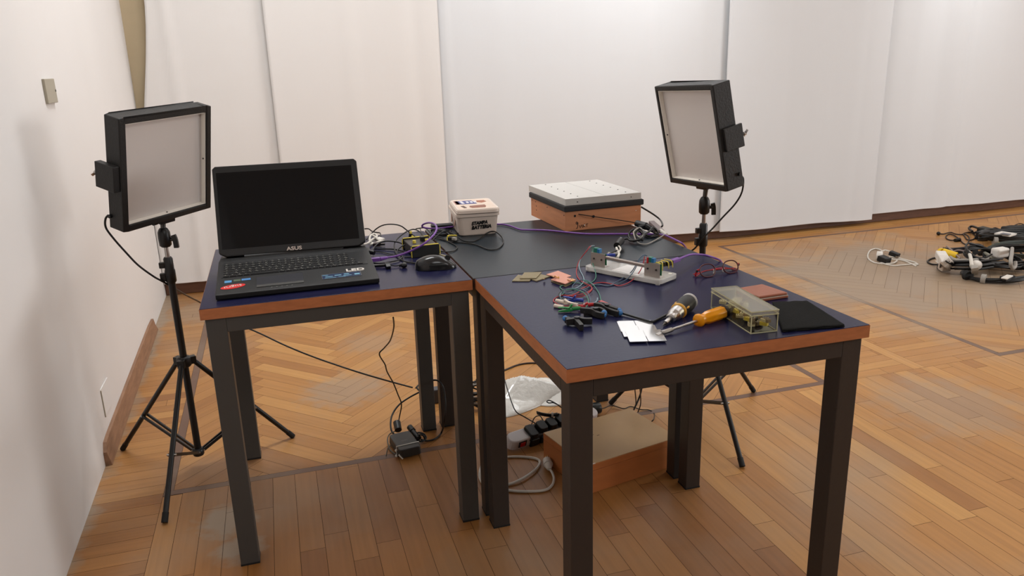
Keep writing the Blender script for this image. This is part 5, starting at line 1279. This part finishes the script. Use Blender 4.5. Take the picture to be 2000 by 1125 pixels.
# power brick
PM = T(-.1477, .5269, .006) @ Rz(.138)
t = thing('power_brick', 'flat black laptop power brick tied with a pale band, under the left table', 'power adapter', (-.1477, .5269, 0), .138)
mb = MB(PM); mb.prism(rrect(.080, .140, .012), 0, .031, k=.97)
pbk = mb.build('case', mat('brick_black', (.17, .16, .15), .42), t, bev=.003)
band = [PM @ Vector(p) for p in ((-.0415, -.036, .002), (-.0415, -.036, .0325), (.0405, -.036, .0325), (.0405, -.036, .002))]
MB().tube(band, .0017, 6, 1).build('pale_band', K_wcab, t)
mb = MB(); mb.ball(PM @ Vector((-.043, -.036, .018)), .005); mb.ball(PM @ Vector((-.046, -.045, .002)), .005); mb.bar([(-0.1803, 0.4594, 0.0200), (-0.1678, 0.4552, 0.0040)], .006, .004, 1); mb.build('band_knot', K_wcab, t)
MB(PM).b2(-.012, .010, -.010, .006, .0308, .0313).build('print_mark', mat('print_grey', (.25, .24, .23), .5), pbk)
part_cable('output_cable', t, [(-0.2034, 0.1520, 0.6200), (-0.1932, 0.2368, 0.5600), (-0.1928, 0.3512, 0.4800), (-0.2057, 0.4245, 0.4300), (-0.2192, 0.4534, 0.4000), (-0.1973, 0.5077, 0.3400), (-0.1886, 0.5399, 0.3000), (-0.1632, 0.5995, 0.2300), (-0.1458, 0.6321, 0.1700), (-0.1334, 0.6492, 0.1200), (-0.1417, 0.6710, 0.0600), (-0.1593, 0.6174, 0.0400)], .0023, K_cab)
part_cable('mains_cable', t, [(-0.0287, 0.7300, 0.1400), (-0.0397, 0.7659, 0.1100), (-0.0842, 0.7693, 0.0900), (-0.1278, 0.7510, 0.0750), (-0.1592, 0.7215, 0.0550), (-0.1741, 0.6811, 0.0400), (-0.1766, 0.6487, 0.0200), (-0.1628, 0.6337, 0.0080), (-0.1350, 0.6188, 0.0060)], .0034, K_cab)
part_cable('mains_cable', t, [(-0.0287, 0.7300, 0.1400), (-0.0155, 0.6627, 0.1900), (0.0052, 0.6297, 0.2000), (0.0134, 0.5813, 0.1900), (0.0110, 0.5482, 0.1400), (0.0023, 0.5411, 0.0800), (-0.0021, 0.5915, 0.0100), (-0.0321, 0.5591, 0.0060), (-0.0635, 0.5538, 0.0060), (-0.0836, 0.5657, 0.0100)], .0034, K_cab)
MB().cyl((-0.1549, 0.6522, 0.0500), (-0.1558, 0.6179, 0.0350), .014, .013).build('cable_wrap', K_cab, t)
mb = MB(); mb.cyl((-0.1127, 0.6262, 0.0360), (-0.1060, 0.6012, 0.0300), .011, .012); mb.cyl((-0.1060, 0.6012, 0.0300), (-0.0922, 0.5567, 0.0200), .009, .010); mb.build('plug', K_blk, t)
part_cable('coil', t, [(-0.1040, 0.5954, 0.0200), (-0.0870, 0.5810, 0.0300), (-0.0701, 0.5723, 0.0250), (-0.0651, 0.5632, 0.0120), (-0.0831, 0.5486, 0.0100), (-0.1024, 0.5644, 0.0140), (-0.0942, 0.5622, 0.0300), (-0.0767, 0.5557, 0.0300), (-0.0701, 0.5566, 0.0120)], .0034, K_cab)
part_cable('side_lead', t, [(-0.1665, 0.6238, 0.0300), (-0.1851, 0.6300, 0.0200), (-0.1977, 0.6125, 0.0120), (-0.2021, 0.5718, 0.0080), (-0.1996, 0.5279, 0.0050), (-0.1823, 0.4877, 0.0040)], .0022, mat('grey_green_wire', (.36, .35, .31), .5))
part_cable('loose_end', t, [(-0.1941, 0.5646, 0.0060), (-0.2075, 0.5490, 0.0040), (-0.2202, 0.4997, 0.0030)], .0015, mat('grey_green_wire', (.36, .35, .31), .5))

# black cable mass behind the middle legs
t = thing('black_cable_pile', 'pile of black and grey cables between the table legs, left of the bubble wrap', 'cable pile', (0.2081, 0.8495, 0.0000))
rp = random.Random(4); c0 = Vector((0.1936, 0.8024, 0.0000))
for k in range(7):
    pts = []
    for j in range(14):
        a_ = j * .75 + k
        pts.append((c0.x + .055 * math.cos(a_) + rp.uniform(-.012, .012), c0.y + .06 * math.sin(a_) + rp.uniform(-.012, .012), .012 + .009 * k + rp.uniform(0, .01)))
    part_cable('loop', t, pts, .0036, K_gcab if k in (2, 5) else K_cab, 5)
t = thing('black_adapter', 'black adapter standing between the two rear table legs under the laptop', 'power adapter', (0.0538, 0.8554, 0.0000))
mb = MB(); mb.box(tuple(Vector((0.0549, 0.8706, 0.0000)) + Vector((0, .02, .03))), (.055, .04, .06)); mb.build('case', mat('adapter_grey', (.30, .30, .32), .5), t, bev=.004)
part_cable('knot', t, [(-0.0495, 0.8254, 0.1000), (-0.0343, 0.8395, 0.1050), (-0.0133, 0.8422, 0.1050), (-0.0010, 0.8228, 0.1000), (-0.0172, 0.8041, 0.0950), (-0.0399, 0.8127, 0.0950), (-0.0439, 0.8339, 0.1000)], .0032, K_cab)

# bubble wrap bag
def bag(P, rz, w_, d_, h_, seed, name, label, parent=None):
    rs = random.Random(seed); M_ = T(*P) @ Rz(rz)
    n1, n2 = 40, 32; vs = []; fs = []
    ph = [rs.random() * 6.28 for _ in range(6)]
    for top in (1, 0):
        for j in range(n2 + 1):
            for i in range(n1 + 1):
                u_, v_ = -1 + 2 * i / n1, -1 + 2 * j / n2
                e = (1 - abs(u_) ** 4) * (1 - abs(v_) ** 4)
                r1 = 1 - min(1, abs(u_ * .8 + v_ * .75 - .05) / (.75 if u_ * .8 + v_ * .75 < .05 else .35))
                r2 = 1 - min(1, abs(u_ * .3 - v_ * .9 + .2) / .8)
                z = .003 + h_ * (.25 * e ** .6 + .55 * r1 * e ** .35 + .25 * r2 * e) if top else .0005
                if top: z += e * rs.uniform(-.0012, .0012)
                vs.append((u_ * w_ / 2 + .01 * math.sin(3 * v_ + ph[2]), v_ * d_ / 2 + .01 * math.sin(3 * u_ + ph[3]), max(.0005, z)))
    o_ = (n1 + 1) * (n2 + 1)
    for j in range(n2):
        for i in range(n1):
            a_ = j * (n1 + 1) + i
            fs.append((a_, a_ + 1, a_ + n1 + 2, a_ + n1 + 1)); fs.append((o_ + a_ + n1 + 1, o_ + a_ + n1 + 2, o_ + a_ + 1, o_ + a_))
    for i in range(n1):
        fs.append((i + 1, i, o_ + i, o_ + i + 1)); a_ = n2 * (n1 + 1) + i; fs.append((a_, a_ + 1, o_ + a_ + 1, o_ + a_))
    for j in range(n2):
        a_ = j * (n1 + 1); fs.append((a_, a_ + n1 + 1, o_ + a_ + n1 + 1, o_ + a_)); a_ += n1; fs.append((a_ + n1 + 1, a_, o_ + a_, o_ + a_ + n1 + 1))
    return MB(M_).add(vs, fs, True).build(name, K_bub, parent)
K_bub = mat('bubble_wrap', (.93, .92, .89), .12, trans=.15, ior=1.3, bump=1.0, bscale=70, coat=.6)
bp_ = (0.4016, 0.8027, 0.0000)
t = thing('bubble_wrap_bag', 'crumpled translucent bubble wrap lying behind the power strip', 'bubble wrap', bp_, 0)
bag((.40, .80, 0), .25, .34, .22, .085, 2, 'main_sheet', '', t)
bag((.515, .775, 0), -.3, .16, .20, .04, 5, 'loose_flap', '', t)

# ------------------------------------------------------------------ cable heaps on the right
G3 = 'cables of the heap on the right'
t = thing('white_cable', 'white cable with two black plugs lying alone left of the cable heap', 'cable', (3.3023, 2.0041, 0.0000))
part_cable('wire', t, [(3.2986, 1.9480, 0.0100), (3.2427, 1.9171, 0.0060), (3.1903, 1.9342, 0.0040), (3.1511, 1.9802, 0.0040), (3.1840, 2.0689, 0.0040), (3.2548, 2.1602, 0.0040), (3.3601, 2.2575, 0.0040), (3.4221, 2.2702, 0.0060), (3.3692, 2.1645, 0.0200), (3.2717, 2.0840, 0.0300), (3.2170, 2.0299, 0.0200), (3.1824, 1.9435, 0.0060), (3.2022, 1.8723, 0.0040), (3.2596, 1.8613, 0.0040), (3.3437, 1.8528, 0.0040), (3.3569, 1.8329, 0.0040), (3.3821, 1.8932, 0.0040), (3.3778, 1.9536, 0.0040), (3.3735, 2.0153, 0.0040), (3.3375, 2.0529, 0.0060), (3.3159, 2.0106, 0.0040), (3.3536, 1.9495, 0.0040), (3.3201, 1.8069, 0.0040)], .0052, K_wcab)
part_cable('wire', t, [(3.2816, 2.0952, 0.0300), (3.3976, 2.1680, 0.0200), (3.4025, 2.1176, 0.0200)], .005, K_wcab)
mb = MB(); mb.cyl((3.2065, 2.0293, 0.0350), (3.2317, 2.0029, 0.0350), .030, .028); mb.build('white_plug', K_wht, t, bev=.004)
mb = MB(); mb.bar([(3.2029, 1.9925, 0.0300), (3.2116, 1.9289, 0.0200)], .055, .035, 1); mb.build('black_plug', K_blk, t, bev=.004)
mb = MB(); mb.bar([(3.3565, 2.0774, 0.0300), (3.3837, 2.0234, 0.0150)], .040, .028, 1); sk = mb.build('black_socket', K_blk, t, bev=.004)
mb = MB(); mb.cyl((3.3661, 2.0356, 0.0140), (3.3580, 2.0175, 0.0120), .006); mb.cyl((3.3778, 2.0304, 0.0140), (3.3697, 2.0123, 0.0120), .006); mb.build('pins', K_metal, sk)

def coil(label, px, ra, rb, n_, r, m, rz=0, zc=.03, zs=.02, seed=1, name='coiled_cable', tie=None, grp=G3, pos=None, tilt=0):
    rs = random.Random(seed); c = Vector(px)
    t = thing(name, label, 'cable', (c.x, c.y, 0), 0, grp)
    M_ = T(c.x, c.y, zc) @ Rz(rz) @ Rx(tilt); pts = []
    for k in range(n_ * 16 + 1):
        a_ = 2 * PI * k / 16
        pts.append(M_ @ Vector(((ra + rs.uniform(-.010, .010) + .018 * math.sin(k * .13 * 3 + seed)) * math.cos(a_), (rb + rs.uniform(-.008, .008) + .012 * math.sin(k * .09 * 5)) * math.sin(a_), zs * math.sin(k * .37 + seed))))
    pts = [Vector((p.x, p.y, max(r + .001, p.z))) for p in pts]
    MB().tube(pts, r, 6, 3).build('strands', m, t)
    if tie:
        for ang, mm in tie:
            q_ = M_ @ Vector((ra * math.cos(ang), rb * math.sin(ang), 0)); tn = (M_.to_3x3() @ Vector((-ra * math.sin(ang), rb * math.cos(ang), 0))).normalized()
            MB().cyl(q_ - tn * .012, q_ + tn * .012, .030).build('tie', mm, t)
    return t
coil('flat coil of black cable nearest the camera, with a white tag', (3.5676, 1.4524, 0.0000), .20, .165, 5, .0065, K_cab, 0, .022, .013, 3, tie=[(PI * .97, K_matte), (PI * 1.15, K_gcab)])
t = thing('white_tag', 'square white tag inside the front black cable coil', 'tag', (3.5203, 1.3425, 0.0300), 0)
mb = MB(); mb.bar([(3.4544, 1.3043, 0.0500), (3.4666, 1.2752, 0.0500)], .09, .006, 1); mb.build('card', K_wht, t)
mb = MB(); mb.bar([(3.4888, 1.3325, 0.0360), (3.4945, 1.2940, 0.0360)], .08, .022, 1); mb.build('plug', K_blk, t)
t = thing('cable_hank', 'long black cable hank tied with grey, at the left front of the heap', 'cable', (3.5062, 1.6337, 0.0000), 0, G3)
rh = random.Random(8)
for k in range(11):
    o_ = Vector((0, rh.uniform(-.045, .045), rh.uniform(0, .06)))
    pts = [Vector(p) + o_ + Vector((rh.uniform(-.01, .01), 0, 0)) for p in [(3.3818, 1.6195, 0.0200), (3.3977, 1.5718, 0.0300), (3.4361, 1.5348, 0.0350), (3.4761, 1.5175, 0.0350), (3.5582, 1.5211, 0.0350), (3.6708, 1.5325, 0.0300)]]
    part_cable('strand', t, pts, .0065, K_cab, 4, 6)
mb = MB(); mb.bar([(3.3408, 1.4119, 0.1000), (3.3344, 1.3956, 0.0800), (3.4567, 1.5029, 0.0120)], .035, .012, 3); mb.build('grey_tie', K_gcab, t)
coil('black cable coil standing in the middle of the heap, under the white adapter', (3.6960, 1.6049, 0.0000), .17, .15, 5, .0065, K_cab, .2, .075, .03, 11, tilt=.35)
coil('black cable coil at the right picture edge behind the front coil', (3.8954, 1.6001, 0.0000), .20, .17, 6, .007, K_cab, -.2, .055, .035, 15, tie=[(PI * 1.05, K_gcab)])
coil('dark green cable coil at the back right of the heap', (4.0605, 1.7437, 0.0000), .24, .10, 4, .0055, mat('dark_green_cable', (.15, .19, .16), .5), .1, .05, .03, 19)
coil('small dark coil left of the heap centre, behind the grey cable', (3.7900, 1.8938, 0.0000), .085, .08, 4, .008, mat('navy_black_cable', (.10, .09, .13), .45), .4, .05, .03, 23)
cable('grey_cable', 'pale grey cable running straight across the heap', 'cable', [(3.4147, 1.6512, 0.0900), (3.3914, 1.6055, 0.0900), (3.3986, 1.5748, 0.0900), (3.4465, 1.5536, 0.0900), (3.5096, 1.5396, 0.0900), (3.5791, 1.5304, 0.0850)], .0095, K_gcab, G3)
cable('grey_cable', 'pale grey cable standing upright across the heap, left of the white adapter', 'cable', [(3.5824, 1.6767, 0.1000), (3.4747, 1.5651, 0.1100), (3.3814, 1.4696, 0.1100), (3.3458, 1.4256, 0.0900), (3.4432, 1.4944, 0.0600)], .0105, K_wcab, G3)
cable('grey_cable', 'pale grey U shaped cable at the right end of the heap', 'cable', [(3.8197, 1.5832, 0.1200), (3.6613, 1.4496, 0.1300), (3.5467, 1.3541, 0.1200), (3.5506, 1.3491, 0.0900), (3.5875, 1.3645, 0.0700), (3.6141, 1.3759, 0.0800), (3.6273, 1.3908, 0.1000)], .0105, K_gcab, G3)
cable('grey_cable', 'thin mauve grey cable crossing the left of the heap', 'cable', [(3.8153, 2.0651, 0.0300), (3.5642, 1.7902, 0.0900), (3.4700, 1.6684, 0.1000), (3.4361, 1.5997, 0.0900)], .0055, mat('mauve_grey', (.56, .50, .48), .5), G3)
cable('grey_cable', 'thin mauve cable arching over the dark coil', 'cable', [(3.5436, 1.7541, 0.0900), (3.5646, 1.7369, 0.1000), (3.5711, 1.6966, 0.1000), (3.5790, 1.6644, 0.0900), (3.6586, 1.6888, 0.0600), (3.6931, 1.6738, 0.0500)], .0055, mat('mauve_grey', (.56, .50, .48), .5), G3)
cable('grey_cable', 'short thick grey cable piece pointing at the white adapter', 'cable', [(3.7811, 1.7378, 0.0600), (3.7179, 1.6476, 0.0700), (3.6664, 1.5693, 0.0800), (3.7600, 1.6137, 0.0800)], .011, mat('olive_grey', (.60, .59, .53), .5), G3)
cable('black_cable', 'black cable looping out left of the heap to a black plug', 'cable', [(3.5542, 1.8216, 0.0200), (3.6087, 1.9025, 0.0060), (3.5683, 1.9204, 0.0060), (3.4987, 1.8917, 0.0060), (3.4533, 1.8534, 0.0060), (3.4368, 1.8036, 0.0060), (3.4428, 1.7617, 0.0120)], .0055, K_cab, G3)
cable('black_cable', 'thin black cable bent in front of the white label at the heap left', 'cable', [(3.3972, 1.6932, 0.0200), (3.2912, 1.5966, 0.0800), (3.3268, 1.6046, 0.1000), (3.3071, 1.5585, 0.1000), (3.3470, 1.5740, 0.0700), (3.4217, 1.5983, 0.0500)], .005, K_cab, G3)
cable('black_cable', 'thin black cable tangled over the heap left half', 'cable', [(3.3831, 1.6511, 0.0900), (3.3272, 1.5654, 0.0900), (3.3960, 1.5961, 0.0500), (3.2977, 1.5514, 0.0900), (3.2860, 1.5678, 0.1000), (3.3123, 1.6162, 0.0700), (3.3744, 1.6768, 0.0100)], .0045, K_cab, G3)
cable('black_cable', 'black cable running from the heap centre to the right edge', 'cable', [(3.5672, 1.5991, 0.0800), (3.5542, 1.5317, 0.1000), (3.6644, 1.5818, 0.1000), (3.7783, 1.6335, 0.1000), (4.0107, 1.7891, 0.0600), (4.0922, 1.7969, 0.0400), (4.1028, 1.7594, 0.0300), (4.0297, 1.6707, 0.0300)], .0055, K_cab, G3)
t = thing('yellow_connector', 'yellow cable connector at the left of the heap', 'connector', (3.5873, 1.8388, 0.0500), 0)
mb = MB(); mb.cyl((3.4391, 1.7556, 0.1000), (3.4352, 1.7278, 0.1000), .022, .026); mb.cyl((3.4352, 1.7278, 0.1000), (3.4699, 1.6552, 0.0900), .026, .022); mb.build('shell', mat('bright_yellow', (.90, .74, .12), .4), t)
t = thing('white_label_plug', 'white plug with a paper label at the left end of the heap', 'plug', (3.4724, 1.7570, 0.0500), 0)
mb = MB(); mb.bar([(3.3247, 1.6441, 0.1200), (3.2918, 1.5905, 0.1100), (3.3033, 1.5759, 0.0900), (3.3976, 1.6359, 0.0500)], .055, .045, 2); mb.build('grip', K_wht, t, bev=.006)
t = thing('clear_plug', 'translucent beige plug under the white labelled plug', 'plug', (3.4753, 1.7282, 0.0000), 0)
mb = MB(); mb.bar([(3.3860, 1.6766, 0.0350), (3.3774, 1.6275, 0.0250)], .06, .04, 1); mb.build('grip', mat('beige_clear', (.78, .72, .66), .35), t, bev=.006)
t = thing('black_plug', 'long black plug at the far left end of the heap', 'plug', (3.4805, 1.7815, 0.0000), 0)
mb = MB(); mb.bar([(3.3791, 1.7076, 0.0250), (3.4026, 1.6837, 0.0250)], .045, .035, 1); mb.build('grip', K_blk, t, bev=.005)
part_cable('white_tip', t, [(3.3617, 1.6672, 0.0300), (3.3679, 1.6663, 0.0100)], .006, K_wcab)
t = thing('white_adapter', 'white adapter on the back of the heap', 'power adapter', (3.8881, 1.7197, 0.0500), 0)
mb = MB(); mb.box(tuple(Vector((3.7024, 1.5635, 0.1100))), (.095, .06, .06)); mb.build('case', K_wht, t, bev=.014, seg=3)
t = thing('white_adapter', 'round white plug in the middle of the heap, beside the upright grey cable', 'plug', (3.5185, 1.5560, 0.0500), 0)
mb = MB(); mb.ball((3.4394, 1.4861, 0.0750), .038, (1, .8, .8)); mb.build('case', K_wht, t)
t = thing('yellow_grey_plug', 'plug with yellow tip and blue-grey body behind the white adapter', 'plug', (4.2611, 2.0373, 0.0000), 0)
mb = MB(); mb.cyl((4.1506, 1.9634, 0.0300), (4.1530, 1.9457, 0.0300), .020); mb.build('tip', mat('tip_sand', (.86, .76, .50), .4), t)
mb = MB(); mb.cyl((4.1530, 1.9457, 0.0300), (4.1482, 1.8982, 0.0300), .022, .012); mb.build('grip', mat('blue_grey_plug', (.52, .58, .58), .4), t)
part_cable('lead', t, [(4.1482, 1.8982, 0.0300), (4.1948, 1.8909, 0.0200), (4.2552, 1.8609, 0.0100)], .005, K_gcab)
for lab_, pa, pb, r_ in (('black plug at the back left of the heap, its tip raised', (3.6479, 1.9209, 0.0600), (3.6750, 1.8760, 0.0500), .015), ('dark plug in the heap just right of the dark coil', (3.7478, 1.7823, 0.0500), (3.6515, 1.6908, 0.0900), .018), ('black plug with pale tip left of the olive cable', (3.8124, 1.7981, 0.0400), (3.7941, 1.7323, 0.0700), .024)):
    t = thing('black_plug', lab_, 'plug', pa, 0)
    mb = MB(); mb.cyl(pa, pb, r_ * .7, r_); mb.build('grip', K_cab, t)
    mb = MB(); mb.cyl(Vector(pa), Vector(pa) + (Vector(pa) - Vector(pb)).normalized() * .012, r_ * .5); mb.build('tip', K_gcab if 'pale' in lab_ else K_cab, t)

# far heap
G4 = 'cables of the far heap'
cable('brown_cable', 'thin brown cable snaking out far left of the back heap', 'cable', [(4.1582, 2.4754, 0.0060), (4.1739, 2.4486, 0.0060), (4.2265, 2.4633, 0.0060), (4.2659, 2.4646, 0.0060), (4.2509, 2.4129, 0.0060), (4.2661, 2.3865, 0.0060), (4.2948, 2.3733, 0.0060), (4.2868, 2.3387, 0.0060), (4.2298, 2.2713, 0.0060), (4.1209, 2.1767, 0.0060), (4.0560, 2.1364, 0.0060), (4.0747, 2.1802, 0.0060), (4.1348, 2.2599, 0.0060)], .0042, mat('brown_cable', (.16, .10, .08), .5), G4)
t = thing('cable_splitter', 'small black splitter on the brown cable in front of the back heap', 'connector', (4.1275, 2.2741, 0.0000))
mb = MB(); mb.cyl((4.0637, 2.2363, 0.0120), (4.1105, 2.2419, 0.0120), .012, .014); mb.build('body', K_cab, t)
part_cable('lead', t, [(4.0707, 2.2428, 0.0100), (4.0664, 2.2779, 0.0050), (4.0825, 2.3254, 0.0050), (4.1438, 2.3907, 0.0050), (4.2057, 2.4242, 0.0060), (4.2113, 2.3927, 0.0060), (4.1636, 2.3104, 0.0080), (4.1207, 2.2470, 0.0100)], .0042, mat('brown_cable', (.16, .10, .08), .5))
t = thing('brown_plug', 'tiny dark plug at the far left tip of the brown cable', 'plug', (4.1795, 2.4958, 0.0000))
MB().ball((4.1299, 2.4481, 0.0140), .014).build('grip', K_cab, t)
cable('brown_cable', 'brown cable looping between the splitter and the back heap', 'cable', [(4.2789, 2.3806, 0.0060), (4.3390, 2.4110, 0.0060), (4.3850, 2.4093, 0.0060), (4.3657, 2.3597, 0.0060), (4.3072, 2.2915, 0.0060), (4.2479, 2.2446, 0.0060), (4.1841, 2.2192, 0.0060), (4.1881, 2.2537, 0.0060), (4.2544, 2.3347, 0.0060), (4.2956, 2.3922, 0.0060)], .0042, mat('brown_cable', (.16, .10, .08), .5), G4)
cable('black_cable', 'thick black cable arching at the left of the back heap', 'cable', [(4.3360, 2.3489, 0.0300), (4.4139, 2.4435, 0.0200), (4.4539, 2.4859, 0.0200), (4.4755, 2.4850, 0.0300), (4.4336, 2.4109, 0.0400), (4.4016, 2.3455, 0.0400), (4.4085, 2.3151, 0.0300)], .0085, K_cab, G4)
cable('black_cable', 'black cable lying across the front left of the back heap', 'cable', [(4.3413, 2.3390, 0.0200), (4.3944, 2.3532, 0.0200), (4.3542, 2.2824, 0.0300), (4.2911, 2.2482, 0.0200), (4.2921, 2.2665, 0.0200), (4.2442, 2.1960, 0.0200), (4.2557, 2.1726, 0.0200), (4.3336, 2.2101, 0.0200), (4.3262, 2.1402, 0.0200)], .0085, K_cab, G4)
cable('brown_cable', 'thin brown cable looping high behind the back heap at the right edge', 'cable', [(4.5324, 2.3480, 0.0200), (4.5877, 2.4026, 0.0200), (4.6218, 2.4069, 0.0200), (4.6093, 2.3520, 0.0200), (4.6656, 2.3457, 0.0200), (4.6676, 2.3047, 0.0200), (4.6929, 2.2929, 0.0200), (4.7159, 2.3103, 0.0300), (4.7611, 2.3710, 0.0300), (4.7291, 2.3861, 0.0300), (4.6730, 2.3713, 0.0300), (4.6237, 2.2934, 0.0300), (4.6194, 2.2558, 0.0300), (4.7056, 2.2869, 0.0200), (4.8100, 2.3389, 0.0200)], .004, mat('brown_cable', (.16, .10, .08), .5), G4)
cable('brown_cable', 'thin brown cable arching at the far right behind the heaps', 'cable', [(4.7547, 2.3740, 0.0300), (4.8494, 2.4132, 0.0300), (4.8593, 2.3873, 0.0300), (4.8415, 2.3447, 0.0200)], .004, mat('brown_cable', (.16, .10, .08), .5), G4)
t = thing('tool_bar', 'long flat dark bar lying in the back heap', 'bar', (4.5484, 2.4034, 0.0000), 0)
mb = MB(); mb.bar([(4.4270, 2.3735, 0.0400), (4.4429, 2.3126, 0.0350), (4.5055, 2.2312, 0.0300)], .075, .030, 1); mb.build('case', mat('bar_dark', (.15, .14, .11), .5), t, bev=.006)
t = thing('black_adapter', 'square black adapter at the front of the back heap', 'power adapter', (4.3320, 2.2353, 0.0000), .3)
mb = MB(T(*(4.3187, 2.2230, 0.0000)) @ Rz(.3)); mb.box((0, 0, .03), (.12, .08, .06)); mb.build('case', K_blk, t, bev=.008)
mb = MB(); mb.cyl((4.2145, 2.1069, 0.0300), (4.2242, 2.0959, 0.0350), .014); mb.build('tip', K_wcab, t)
t = thing('labelled_adapter', 'big black adapter with a white label on the back heap', 'power adapter', (4.6658, 2.2701, 0.0000), 0)
mb = MB(T(*(4.5613, 2.1668, 0.0000)) @ Rz(-.1)); mb.box((.0, 0, .055), (.24, .09, .06)); ad = mb.build('case', K_matte, t, bev=.014, seg=3)
mb = MB(); mb.bar([(4.1837, 1.9756, 0.0920), (4.2781, 2.0037, 0.0920)], .10, .010, 1); mb.build('label', K_wht, t)
mb = MB(); mb.bar([(4.1779, 1.9559, 0.1000), (4.2218, 1.9712, 0.1000)], .05, .004, 1); mb.build('print', mat('print_mid', (.45, .45, .47), .6), t)
coil('black cable coil in front of the labelled adapter, tied in grey', (4.4052, 2.0235, 0.0000), .30, .09, 8, .0075, K_cab, -.12, .05, .035, 31, tie=[(PI * 1.2, K_gcab)], grp=G4)
coil('black cable coil left of the labelled adapter', (4.4408, 2.1853, 0.0000), .14, .09, 5, .0075, K_cab, .1, .035, .02, 37, grp=G4)
